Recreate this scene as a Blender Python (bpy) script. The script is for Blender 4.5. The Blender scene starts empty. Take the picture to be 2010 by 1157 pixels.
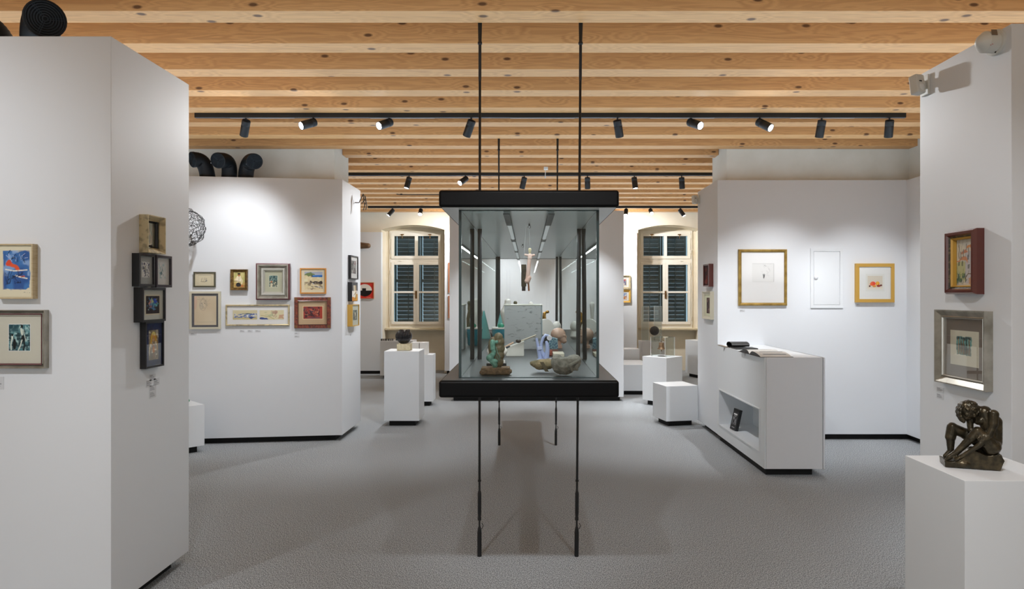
import bpy, math, random
import numpy as np
from mathutils import Vector, Matrix
R = random.Random(7)
C = bpy.context.scene.collection
scn = bpy.context.scene

# ------------------------------------------------------------------ camera, world, exposure
cam_data = bpy.data.cameras.new('camera')
cam_data.sensor_width = 36.0
cam_data.lens = 24.0
cam_data.shift_x = -31.0 / 2010.0
cam_data.clip_start = 0.05
cam = bpy.data.objects.new('camera', cam_data)
cam.location = (0, 0, 1.5)
cam.rotation_euler = (math.radians(90), 0, 0)
C.objects.link(cam)
scn.camera = cam
scn.view_settings.view_transform = 'Standard'
scn.view_settings.look = 'None'
scn.view_settings.exposure = 0.12
scn.view_settings.gamma = 1.0
scn.view_settings.use_curve_mapping = False
world = bpy.data.worlds.new('dusk_sky')
scn.world = world
world.use_nodes = True
bg = world.node_tree.nodes['Background']
bg.inputs[0].default_value = (0.62, 0.86, 1.0, 1)
bg.inputs[1].default_value = 1.2
LAMP_W = 112.0            # watts of an ordinary track spot
FLOOD_W = 60.0           # watts of a wide track flood

# large unseen fill lamps, added to brighten the timber ceiling from below
UP = 2.3                 # watts per square metre
for (ux0, ux1, uy0, uy1, uz) in ((-4.4, 3.9, -3.0, 2.9, 2.72), (-4.4, 3.9, 3.3, 7.1, 2.72), (-1.9, 1.95, 7.1, 7.9, 2.72), (-4.3, 3.9, 8.0, 12.7, 2.72)):
    ud = bpy.data.lights.new('ceiling_fill', 'AREA')
    ud.shape = 'RECTANGLE'; ud.size = ux1 - ux0; ud.size_y = uy1 - uy0
    ud.energy = UP * (ux1 - ux0) * (uy1 - uy0)
    ud.color = (0.62, 0.81, 1.0)
    uo = bpy.data.objects.new('ceiling_fill', ud)
    uo.location = ((ux0 + ux1) / 2, (uy0 + uy1) / 2, uz)
    uo.rotation_euler = (math.radians(180), 0, 0)
    C.objects.link(uo)

# two unseen soft fill lamps, added behind the camera to brighten front faces
for rx0, rx1, rw in ((-4.0, -1.3, 12.0), (1.3, 3.6, 5.0)):
    sd = bpy.data.lights.new('rear_fill', 'AREA')
    sd.shape = 'RECTANGLE'; sd.size = rx1 - rx0; sd.size_y = 2.6; sd.energy = rw * (rx1 - rx0); sd.color = (0.86, 0.945, 1.0)
    so = bpy.data.objects.new('rear_fill', sd)
    so.location = ((rx0 + rx1) / 2, -3.0, 1.6)
    so.rotation_euler = (math.radians(90), 0, 0)
    C.objects.link(so)

F = 1340.0               # focal length in pixels of the 2010 px wide frame


def at(px, py, d):
    """point at distance d (metres along +Y) seen at a pixel"""
    return Vector(((px - 1036.0) * d / F, d, 1.5 + (578.5 - py) * d / F))


def srgb(h):
    h = h.lstrip('#')
    out = []
    for i in (0, 2, 4):
        c = int(h[i:i + 2], 16) / 255.0
        out.append(c / 12.92 if c <= 0.04045 else ((c + 0.055) / 1.055) ** 2.4)
    return tuple(out)


# ------------------------------------------------------------------ materials
MATS = {}


def mat(name, col, rough=0.5, metal=0.0, spec=0.5, bump=None, vary=None, coat=0.0, emit=None, alpha=None):
    """procedural principled material; bump = (scale, strength, distance), vary = (scale, colour2, lo, hi[, stretch])"""
    if name in MATS:
        return MATS[name]
    m = bpy.data.materials.new(name)
    m.use_nodes = True
    nt = m.node_tree
    b = nt.nodes['Principled BSDF']
    c = srgb(col) if isinstance(col, str) else col
    if any(k in name for k in ('mount', 'border', 'paper_', 'plate_mark', 'bevel')):
        c = tuple(min(q * 1.3, 0.86) for q in c)
    b.inputs['Base Color'].default_value = (*c, 1)
    b.inputs['Roughness'].default_value = rough
    b.inputs['Metallic'].default_value = metal
    b.inputs['Specular IOR Level'].default_value = spec
    b.inputs['Coat Weight'].default_value = coat
    b.inputs['Coat Roughness'].default_value = 0.08
    tc = nt.nodes.new('ShaderNodeTexCoord')
    if vary:
        mp = nt.nodes.new('ShaderNodeMapping')
        if len(vary) > 4:
            mp.inputs['Scale'].default_value = vary[4]
        nz = nt.nodes.new('ShaderNodeTexNoise')
        nz.inputs['Scale'].default_value = vary[0]
        nz.inputs['Detail'].default_value = 6
        rp = nt.nodes.new('ShaderNodeValToRGB')
        rp.color_ramp.elements[0].position = vary[2]
        rp.color_ramp.elements[0].color = (*c, 1)
        rp.color_ramp.elements[1].position = vary[3]
        rp.color_ramp.elements[1].color = (*srgb(vary[1]), 1)
        nt.links.new(tc.outputs['Object'], mp.inputs[0])
        nt.links.new(mp.outputs[0], nz.inputs['Vector'])
        nt.links.new(nz.outputs['Fac'], rp.inputs[0])
        nt.links.new(rp.outputs[0], b.inputs['Base Color'])
    if bump:
        nz = nt.nodes.new('ShaderNodeTexNoise')
        nz.inputs['Scale'].default_value = bump[0]
        nz.inputs['Detail'].default_value = 5
        bp = nt.nodes.new('ShaderNodeBump')
        bp.inputs['Strength'].default_value = bump[1]
        bp.inputs['Distance'].default_value = bump[2]
        nt.links.new(tc.outputs['Object'], nz.inputs['Vector'])
        nt.links.new(nz.outputs['Fac'], bp.inputs['Height'])
        nt.links.new(bp.outputs[0], b.inputs['Normal'])
    if emit:
        b.inputs['Emission Color'].default_value = (*srgb(emit[0]), 1)
        b.inputs['Emission Strength'].default_value = emit[1]
    MATS[name] = m
    return m


def glass_mat(name, tint, refl=1.0, ior=1.45, rough=0.0):
    """thin clear pane: transparent with a Fresnel reflection"""
    m = bpy.data.materials.new(name)
    m.use_nodes = True
    nt = m.node_tree
    nt.nodes.clear()
    out = nt.nodes.new('ShaderNodeOutputMaterial')
    tr = nt.nodes.new('ShaderNodeBsdfTransparent')
    tr.inputs[0].default_value = (*tint, 1)
    gl = nt.nodes.new('ShaderNodeBsdfGlossy')
    gl.inputs['Roughness'].default_value = rough
    gl.inputs[0].default_value = (0.95, 1.0, 0.98, 1)
    fr = nt.nodes.new('ShaderNodeFresnel')
    fr.inputs[0].default_value = ior
    ml = nt.nodes.new('ShaderNodeMath')
    ml.operation = 'MULTIPLY'
    ml.inputs[1].default_value = refl
    mx = nt.nodes.new('ShaderNodeMixShader')
    nt.links.new(fr.outputs[0], ml.inputs[0])
    nt.links.new(ml.outputs[0], mx.inputs[0])
    nt.links.new(tr.outputs[0], mx.inputs[1])
    nt.links.new(gl.outputs[0], mx.inputs[2])
    nt.links.new(mx.outputs[0], out.inputs[0])
    MATS[name] = m
    return m


def wood_mat(name, c_light, c_dark, c_knot):
    m = bpy.data.materials.new(name)
    m.use_nodes = True
    nt = m.node_tree
    L = nt.links.new
    b = nt.nodes['Principled BSDF']
    b.inputs['Roughness'].default_value = 0.55
    tc = nt.nodes.new('ShaderNodeTexCoord')
    oi = nt.nodes.new('ShaderNodeObjectInfo')
    mu = nt.nodes.new('ShaderNodeMath'); mu.operation = 'MULTIPLY'; mu.inputs[1].default_value = 61.0
    cx = nt.nodes.new('ShaderNodeCombineXYZ')
    ad = nt.nodes.new('ShaderNodeVectorMath'); ad.operation = 'ADD'
    L(oi.outputs['Random'], mu.inputs[0])
    L(mu.outputs[0], cx.inputs[0]); L(mu.outputs[0], cx.inputs[2])
    L(tc.outputs['Object'], ad.inputs[0]); L(cx.outputs[0], ad.inputs[1])
    # distortion around knots
    vo = nt.nodes.new('ShaderNodeTexVoronoi')
    vo.voronoi_dimensions = '2D'
    vo.feature = 'F1'
    s3 = nt.nodes.new('ShaderNodeSeparateXYZ'); L(ad.outputs[0], s3.inputs[0])
    yz = nt.nodes.new('ShaderNodeMath'); yz.operation = 'MULTIPLY_ADD'; yz.inputs[1].default_value = 0.55
    L(s3.outputs[1], yz.inputs[0]); L(s3.outputs[2], yz.inputs[2])
    c3 = nt.nodes.new('ShaderNodeCombineXYZ'); L(s3.outputs[0], c3.inputs[0]); L(yz.outputs[0], c3.inputs[1])
    mp2 = nt.nodes.new('ShaderNodeMapping'); mp2.inputs['Scale'].default_value = (2.6, 6.5, 1)
    L(c3.outputs[0], mp2.inputs[0]); L(mp2.outputs[0], vo.inputs['Vector'])
    vo.inputs['Scale'].default_value = 1.0
    # grain
    mp = nt.nodes.new('ShaderNodeMapping'); mp.inputs['Scale'].default_value = (0.9, 14, 14)
    L(ad.outputs[0], mp.inputs[0])
    nz = nt.nodes.new('ShaderNodeTexNoise'); nz.inputs['Scale'].default_value = 1.6
    nz.inputs['Detail'].default_value = 8; nz.inputs['Distortion'].default_value = 0.6
    L(mp.outputs[0], nz.inputs['Vector'])
    mr = nt.nodes.new('ShaderNodeMapRange'); mr.inputs[1].default_value = 0.0; mr.inputs[2].default_value = 0.35
    mr.inputs[3].default_value = 0.35; mr.inputs[4].default_value = 0.0
    L(vo.outputs['Distance'], mr.inputs[0])
    a2 = nt.nodes.new('ShaderNodeMath'); a2.operation = 'ADD'
    L(nz.outputs['Fac'], a2.inputs[0]); L(mr.outputs[0], a2.inputs[1])
    wv = nt.nodes.new('ShaderNodeMath'); wv.operation = 'MULTIPLY'; wv.inputs[1].default_value = 42
    sn = nt.nodes.new('ShaderNodeMath'); sn.operation = 'SINE'
    L(a2.outputs[0], wv.inputs[0]); L(wv.outputs[0], sn.inputs[0])
    m1 = nt.nodes.new('ShaderNodeMapRange'); m1.inputs[1].default_value = -1; m1.inputs[2].default_value = 1
    m1.inputs[3].default_value = 0.0; m1.inputs[4].default_value = 0.45
    L(sn.outputs[0], m1.inputs[0])
    m2 = nt.nodes.new('ShaderNodeMath'); m2.operation = 'MULTIPLY'
    L(m1.outputs[0], m2.inputs[0]); L(nz.outputs['Fac'], m2.inputs[1])
    # lamella tone: two glued boards per beam height
    sp = nt.nodes.new('ShaderNodeSeparateXYZ'); L(tc.outputs['Object'], sp.inputs[0])
    gt = nt.nodes.new('ShaderNodeMath'); gt.operation = 'GREATER_THAN'; gt.inputs[1].default_value = 0.045
    L(sp.outputs[2], gt.inputs[0])
    lt = nt.nodes.new('ShaderNodeMath'); lt.operation = 'MULTIPLY_ADD'; lt.inputs[1].default_value = 0.16
    L(gt.outputs[0], lt.inputs[0]); L(m2.outputs[0], lt.inputs[2])
    rd = nt.nodes.new('ShaderNodeMath'); rd.operation = 'MULTIPLY_ADD'; rd.inputs[1].default_value = 0.15
    L(oi.outputs['Random'], rd.inputs[0]); L(lt.outputs[0], rd.inputs[2])
    mix = nt.nodes.new('ShaderNodeMixRGB')
    mix.inputs[1].default_value = (*srgb(c_light), 1); mix.inputs[2].default_value = (*srgb(c_dark), 1)
    L(rd.outputs[0], mix.inputs[0])
    # knots: only some of the cells
    kn = nt.nodes.new('ShaderNodeMapRange'); kn.inputs[1].default_value = 0.045; kn.inputs[2].default_value = 0.085
    kn.inputs[3].default_value = 1.0; kn.inputs[4].default_value = 0.0
    L(vo.outputs['Distance'], kn.inputs[0])
    sc = nt.nodes.new('ShaderNodeSeparateColor'); L(vo.outputs['Color'], sc.inputs[0])
    g2 = nt.nodes.new('ShaderNodeMath'); g2.operation = 'GREATER_THAN'; g2.inputs[1].default_value = 0.4
    L(sc.outputs[0], g2.inputs[0])
    k2 = nt.nodes.new('ShaderNodeMath'); k2.operation = 'MULTIPLY'
    L(kn.outputs[0], k2.inputs[0]); L(g2.outputs[0], k2.inputs[1])
    k3 = nt.nodes.new('ShaderNodeMath'); k3.operation = 'MULTIPLY'; k3.inputs[1].default_value = 0.85
    L(k2.outputs[0], k3.inputs[0])
    mk = nt.nodes.new('ShaderNodeMixRGB'); mk.inputs[2].default_value = (*srgb(c_knot), 1)
    L(k3.outputs[0], mk.inputs[0]); L(mix.outputs[0], mk.inputs[1])
    L(mk.outputs[0], b.inputs['Base Color'])
    MATS[name] = m
    return m


def carpet_mat():
    m = bpy.data.materials.new('grey_loop_carpet')
    m.use_nodes = True
    nt = m.node_tree
    L = nt.links.new
    b = nt.nodes['Principled BSDF']
    b.inputs['Roughness'].default_value = 0.95
    b.inputs['Specular IOR Level'].default_value = 0.15
    tc = nt.nodes.new('ShaderNodeTexCoord')
    mp = nt.nodes.new('ShaderNodeMapping'); mp.inputs['Scale'].default_value = (1, 0.45, 1)
    mp.inputs['Rotation'].default_value = (0, 0, 0.5)
    L(tc.outputs['Object'], mp.inputs[0])
    n1 = nt.nodes.new('ShaderNodeTexNoise'); n1.inputs['Scale'].default_value = 230; n1.inputs['Detail'].default_value = 2
    n2 = nt.nodes.new('ShaderNodeTexNoise'); n2.inputs['Scale'].default_value = 1.3; n2.inputs['Detail'].default_value = 4
    n3 = nt.nodes.new('ShaderNodeTexNoise'); n3.inputs['Scale'].default_value = 46; n3.inputs['Detail'].default_value = 3
    L(mp.outputs[0], n1.inputs['Vector']); L(tc.outputs['Object'], n2.inputs['Vector']); L(mp.outputs[0], n3.inputs['Vector'])
    r = nt.nodes.new('ShaderNodeValToRGB')
    r.color_ramp.elements[0].position = 0.40; r.color_ramp.elements[0].color = (*srgb('#73767a'), 1)
    r.color_ramp.elements[1].position = 0.62; r.color_ramp.elements[1].color = (*srgb('#c6cbcf'), 1)
    L(n1.outputs['Fac'], r.inputs[0])
    mx = nt.nodes.new('ShaderNodeMixRGB'); mx.blend_type = 'MULTIPLY'; mx.inputs[0].default_value = 1
    r2 = nt.nodes.new('ShaderNodeValToRGB')
    r2.color_ramp.elements[0].color = (0.86, 0.86, 0.86, 1); r2.color_ramp.elements[1].color = (1.06, 1.06, 1.05, 1)
    av = nt.nodes.new('ShaderNodeMath'); av.operation = 'MULTIPLY_ADD'; av.inputs[1].default_value = 0.5
    h = nt.nodes.new('ShaderNodeMath'); h.operation = 'MULTIPLY'; h.inputs[1].default_value = 0.5
    L(n3.outputs['Fac'], h.inputs[0]); L(n2.outputs['Fac'], av.inputs[0]); L(h.outputs[0], av.inputs[2])
    L(av.outputs[0], r2.inputs[0])
    L(r.outputs[0], mx.inputs[1]); L(r2.outputs[0], mx.inputs[2]); L(mx.outputs[0], b.inputs['Base Color'])
    bp = nt.nodes.new('ShaderNodeBump'); bp.inputs['Strength'].default_value = 0.2; bp.inputs['Distance'].default_value = 0.002
    L(n1.outputs['Fac'], bp.inputs['Height']); L(bp.outputs[0], b.inputs['Normal'])
    MATS['carpet'] = m
    return m


def print_mat():
    m = bpy.data.materials.new('printed_picture')
    m.use_nodes = True
    nt = m.node_tree
    b = nt.nodes['Principled BSDF']
    a = nt.nodes.new('ShaderNodeVertexColor'); a.layer_name = 'Col'
    nt.links.new(a.outputs[0], b.inputs['Base Color'])
    b.inputs['Roughness'].default_value = 0.7
    b.inputs['Specular IOR Level'].default_value = 0.25
    return m


PRINT = print_mat()
WOOD = wood_mat('spruce_beam', '#e2ac70', '#8a4a1a', '#45220f')
CARPET = carpet_mat()
WHITE = mat('white_painted_panel', '#e4e8ed', 0.55, bump=(140, 0.05, 0.001))
WHITE2 = mat('white_lacquer', '#e4e8ec', 0.38)
PLASTER = mat('beige_lime_plaster', '#d6d0c2', 0.85, vary=(3.0, '#e2ddd2', 0.35, 0.7), bump=(22, 0.35, 0.004))
PLASTER2 = mat('cream_lime_plaster', '#e0d5bf', 0.85, vary=(2.0, '#ebe2d0', 0.3, 0.7), bump=(18, 0.3, 0.005))
BLACK = mat('black_satin_metal', '#060607', 0.42, spec=0.14)
BLACKM = mat('black_matt_base', '#0b0b0c', 0.8)
TRAYTOP = mat('black_lacquer', '#34383a', 0.42, spec=0.6)
SOFFIT = mat('pale_grey_lacquer', '#c6cccd', 0.3, spec=0.5)
GLASS = glass_mat('case_glass', (0.985, 0.996, 0.993), 1.0, 1.45)
GLASSEDGE = mat('green_glass_edge', '#2c3a3b', 0.15, spec=0.8)
PICGLASS = glass_mat('picture_glass', (1.0, 1.0, 1.0), 0.28, 1.35)
WINGLASS = glass_mat('window_glass', (0.75, 0.8, 0.82), 2.6, 1.5)
ACRYL = glass_mat('clear_acrylic', (0.99, 0.995, 0.995), 0.6, 1.35)
LIT = mat('lit_lamp_face', '#ffffff', 0.5, emit=('#ffffff', 40))


# ------------------------------------------------------------------ mesh builder
ORG = {}       # world origin of every object by name


class MB:
    def __init__(s):
        s.v = []; s.f = []

    def add(s, vs, fs):
        n = len(s.v)
        s.v += [Vector(p) for p in vs]
        s.f += [tuple(i + n for i in f) for f in fs]
        return s

    def box(s, x0, x1, y0, y1, z0, z1, M=None):
        vs = [Vector((x, y, z)) for z in (z0, z1) for y in (y0, y1) for x in (x0, x1)]
        if M is not None:
            vs = [M @ p for p in vs]
        return s.add(vs, [(0, 2, 3, 1), (4, 5, 7, 6), (0, 1, 5, 4), (2, 6, 7, 3), (0, 4, 6, 2), (1, 3, 7, 5)])

    def obox(s, o, u, w, n, a0, a1, b0, b1, c0, c1):
        """box in the basis u, w, n about o"""
        o, u, w, n = Vector(o), Vector(u), Vector(w), Vector(n)
        vs = [o + u * a + w * b + n * c for c in (c0, c1) for b in (b0, b1) for a in (a0, a1)]
        return s.add(vs, [(0, 2, 3, 1), (4, 5, 7, 6), (0, 1, 5, 4), (2, 6, 7, 3), (0, 4, 6, 2), (1, 3, 7, 5)])

    def prism(s, pts, z0, z1):
        n = len(pts)
        vs = [(p[0], p[1], z0) for p in pts] + [(p[0], p[1], z1) for p in pts]
        fs = [tuple(range(n))[::-1], tuple(range(n, 2 * n))]
        fs += [(i, (i + 1) % n, n + (i + 1) % n, n + i) for i in range(n)]
        return s.add(vs, fs)

    def extr(s, pts3, vec):
        """planar polygon extruded by a vector"""
        n = len(pts3)
        vec = Vector(vec)
        vs = [Vector(p) for p in pts3] + [Vector(p) + vec for p in pts3]
        fs = [tuple(range(n))[::-1], tuple(range(n, 2 * n))]
        fs += [(i, (i + 1) % n, n + (i + 1) % n, n + i) for i in range(n)]
        return s.add(vs, fs)

    def tube(s, pts, rad, seg=16, caps=True, closed=False):
        """tube through points; rad number or list"""
        pts = [Vector(p) for p in pts]
        n = len(pts)
        rs = rad if isinstance(rad, (list, tuple)) else [rad] * n
        base = len(s.v)
        up = None
        for i, p in enumerate(pts):
            if closed:
                t = pts[(i + 1) % n] - pts[i - 1]
            else:
                t = pts[min(i + 1, n - 1)] - pts[max(i - 1, 0)]
            t.normalize()
            if up is None:
                up = Vector((0, 0, 1)) if abs(t.z) < 0.9 else Vector((0, 1, 0))
            a = t.cross(up)
            if a.length < 1e-4:
                a = t.orthogonal()
            a.normalize()
            b = a.cross(t); b.normalize()
            up = b
            for k in range(seg):
                th = 2 * math.pi * k / seg
                s.v.append(p + (a * math.cos(th) + b * math.sin(th)) * rs[i])
        m = n if closed else n - 1
        for i in range(m):
            for k in range(seg):
                k2 = (k + 1) % seg
                i2 = (i + 1) % n
                s.f.append((base + i * seg + k, base + i * seg + k2, base + i2 * seg + k2, base + i2 * seg + k))
        if caps and not closed:
            s.f.append(tuple(base + k for k in range(seg))[::-1])
            s.f.append(tuple(base + (n - 1) * seg + k for k in range(seg)))
        return s

    def lathe(s, prof, o=(0, 0, 0), axis=(0, 0, 1), seg=24):
        """profile [(r, h)] turned about an axis through o"""
        o = Vector(o); ax = Vector(axis).normalized()
        a = ax.orthogonal().normalized(); b = ax.cross(a)
        base = len(s.v)
        for r, h in prof:
            for k in range(seg):
                th = 2 * math.pi * k / seg
                s.v.append(o + ax * h + (a * math.cos(th) + b * math.sin(th)) * max(r, 1e-5))
        for i in range(len(prof) - 1):
            for k in range(seg):
                k2 = (k + 1) % seg
                s.f.append((base + i * seg + k, base + i * seg + k2, base + (i + 1) * seg + k2, base + (i + 1) * seg + k))
        s.f.append(tuple(base + k for k in range(seg))[::-1])
        s.f.append(tuple(base + (len(prof) - 1) * seg + k for k in range(seg)))
        return s

    def ell(s, c, r, M=None, nu=14, nv=20):
        c = Vector(c)
        if not hasattr(r, '__len__'):
            r = (r, r, r)
        base = len(s.v)
        for i in range(nu + 1):
            ph = math.pi * i / nu
            for k in range(nv):
                th = 2 * math.pi * k / nv
                p = Vector((r[0] * math.sin(ph) * math.cos(th), r[1] * math.sin(ph) * math.sin(th), r[2] * math.cos(ph)))
                if M is not None:
                    p = M @ p
                s.v.append(c + p)
        for i in range(nu):
            for k in range(nv):
                k2 = (k + 1) % nv
                s.f.append((base + i * nv + k, base + (i + 1) * nv + k, base + (i + 1) * nv + k2, base + i * nv + k2))
        return s

    def cap(s, p, q, r1, r2, nu=10, nv=14):
        """capsule with two radii"""
        p, q = Vector(p), Vector(q)
        ax = (q - p).normalized()
        a = ax.orthogonal().normalized(); b = ax.cross(a)
        base = len(s.v)
        rows = []
        for i in range(nu + 1):
            ph = math.pi * i / nu
            c_, s_ = math.cos(ph), math.sin(ph)
            o, r = (p, r1) if c_ < 0 else (q, r2)
            rows.append((o, r, c_, s_))
        for o, r, c_, s_ in rows:
            for k in range(nv):
                th = 2 * math.pi * k / nv
                s.v.append(o + ax * (c_ * r) + (a * math.cos(th) + b * math.sin(th)) * (r * s_))
        for i in range(nu):
            for k in range(nv):
                k2 = (k + 1) % nv
                s.f.append((base + i * nv + k, base + (i + 1) * nv + k, base + (i + 1) * nv + k2, base + i * nv + k2))
        return s

    def build(s, name, m, parent=None, smooth=None, bevel=None, base=None):
        me = bpy.data.meshes.new(name)
        if parent is not None:
            o = ORG[parent.name]
        elif base is not None:
            o = Vector(base)
        else:
            xs = [p.x for p in s.v]; ys = [p.y for p in s.v]; zs = [p.z for p in s.v]
            o = Vector(((min(xs) + max(xs)) / 2, (min(ys) + max(ys)) / 2, min(zs)))
        me.from_pydata([tuple(p - o) for p in s.v], [], s.f)
        me.validate()
        import bmesh
        bm = bmesh.new(); bm.from_mesh(me)
        bmesh.ops.remove_doubles(bm, verts=bm.verts, dist=1e-6)
        bmesh.ops.recalc_face_normals(bm, faces=bm.faces)
        bm.to_mesh(me); bm.free()
        if smooth is not None:
            for p in me.polygons:
                p.use_smooth = True
            me.set_sharp_from_angle(angle=math.radians(smooth))
        if m is not None:
            me.materials.append(m)
        ob = bpy.data.objects.new(name, me)
        C.objects.link(ob)
        if parent is not None:
            ob.parent = parent
        else:
            ob.location = o
        ORG[ob.name] = o
        if bevel:
            b = ob.modifiers.new('bevel', 'BEVEL')
            b.width = bevel; b.segments = 3; b.limit_method = 'ANGLE'
        return ob


def tag(o, label, cat, group=None, kind=None):
    o['label'] = label
    o['category'] = cat
    if group:
        o['group'] = group
    if kind:
        o['kind'] = kind
    return o


def struct(o):
    o['kind'] = 'structure'
    return o


def thing(name, label, cat, loc, group=None):
    o = bpy.data.objects.new(name, None)
    o.empty_display_size = 0.05
    o.location = loc
    C.objects.link(o)
    ORG[o.name] = Vector(loc)
    tag(o, label, cat, group)
    return o


def child_copy(src, parent, loc, rot=None):
    o = src.copy()
    C.objects.link(o)
    o.parent = parent
    o.location = loc
    if rot is not None:
        o.rotation_euler = rot
    ORG[o.name] = ORG[parent.name]
    return o


def clay(mb, voxel, smooth_n=3, bumpy=None):
    """live modifiers that fuse the overlapping volumes of ob into one continuous surface"""
    def fin(ob):
        r = ob.modifiers.new('fuse', 'REMESH'); r.mode = 'VOXEL'; r.voxel_size = voxel
        r.use_smooth_shade = True
        if smooth_n:
            k = ob.modifiers.new('soften', 'SMOOTH'); k.iterations = smooth_n; k.factor = 0.6
        if bumpy:
            t = bpy.data.textures.new('grain', 'CLOUDS'); t.noise_scale = bumpy[0]
            d = ob.modifiers.new('tooling', 'DISPLACE'); d.texture = t; d.strength = bumpy[1]; d.mid_level = 0.5
            d.texture_coords = 'LOCAL'
        return ob
    return fin

# ================================================================== THE SETTING
XL, XR, YB, YF = -4.6, 4.06, -3.2, 13.0
ZB = 3.05                                   # underside of the beams
struct(MB().box(XL - 0.3, XR + 0.3, YB - 0.3, 13.85, -0.1, 0.0).build('floor', CARPET, base=(0, 0, 0)))
ceil = struct(MB().box(XL - 0.3, XR + 0.3, YB - 0.3, 13.85, ZB + 0.24, ZB + 0.32).build('ceiling', mat('ceiling_boards', '#c79a66', 0.6), base=(0, 5, ZB + 0.24)))
# timber beams, running from side to side
beam_mesh = None


def beam(yb, x0, x1):
    global beam_mesh
    full = (x0 == XL)
    if full and beam_mesh is not None:
        o = child_copy(beam_mesh, ceil, (0, yb - 0.0815 - 5, -0.12))
        return
    mb = MB().box(x0, x1, -0.0815, 0.0815, -0.12, 0.12)
    o = mb.build('beam', WOOD, base=(0, 0, 0), bevel=0.003)
    o.parent = ceil
    o.location = (0, yb - 0.0815 - 5, -0.12)
    if full:
        beam_mesh = o


for k in range(-14, 8):
    beam(3.893 + 0.4825 * k, XL, XR)
for k in range(1, 13):
    if k == 1:
        beam(7.275 + 0.465, -2.058, 2.118)
    else:
        beam(7.275 + 0.465 * k, XL, XR)

struct(MB().box(XL - 0.3, XL, YB, 13.85, 0, ZB + 0.24).build('wall_left', PLASTER))
struct(MB().box(XR, XR + 0.3, YB, 13.85, 0, ZB + 0.24).build('wall_right', PLASTER))
struct(MB().box(XL - 0.3, XR + 0.3, YB - 0.3, YB, 0, ZB + 0.24).build('wall_back', PLASTER))
struct(MB().box(XL, -2.06, 7.275, 7.84, 0, ZB + 0.24).build('wall_middle_left', PLASTER))
struct(MB().box(2.12, XR, 7.275, 7.84, 0, ZB + 0.24).build('wall_middle_right', PLASTER))
# window wall with two arched recesses
WCX = (-2.188, 2.70)
wf = MB()
edges = [XL, WCX[0] - 0.6, WCX[0] + 0.6, WCX[1] - 0.6, WCX[1] + 0.6, XR]
for a, b in ((0, 1), (2, 3), (4, 5)):
    wf.box(edges[a], edges[b], YF, 13.82, 0, ZB + 0.24)
for cx in WCX:
    wf.box(cx - 0.6, cx + 0.6, 13.5, 13.82, 0, 0.80)                     # parapet
    wf.box(cx - 0.6, cx - 0.53, 13.42, 13.82, 0.80, 2.9)
    wf.box(cx + 0.53, cx + 0.6, 13.42, 13.82, 0.80, 2.9)
    wf.box(cx - 0.6, cx + 0.6, 13.42, 13.82, 2.742, ZB + 0.24)
    pts = []
    n = 14
    for i in range(n + 1):
        t = -1 + 2 * i / n
        pts.append((cx + 0.6 * t, YF, 2.735 + 0.09 * (1 - t * t)))
    for i in range(n):
        a, b = pts[i], pts[i + 1]
        wf.extr([a, b, (b[0], YF, ZB + 0.24), (a[0], YF, ZB + 0.24)], (0, 0.45, 0))
struct(wf.build('wall_far', PLASTER2))

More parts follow.
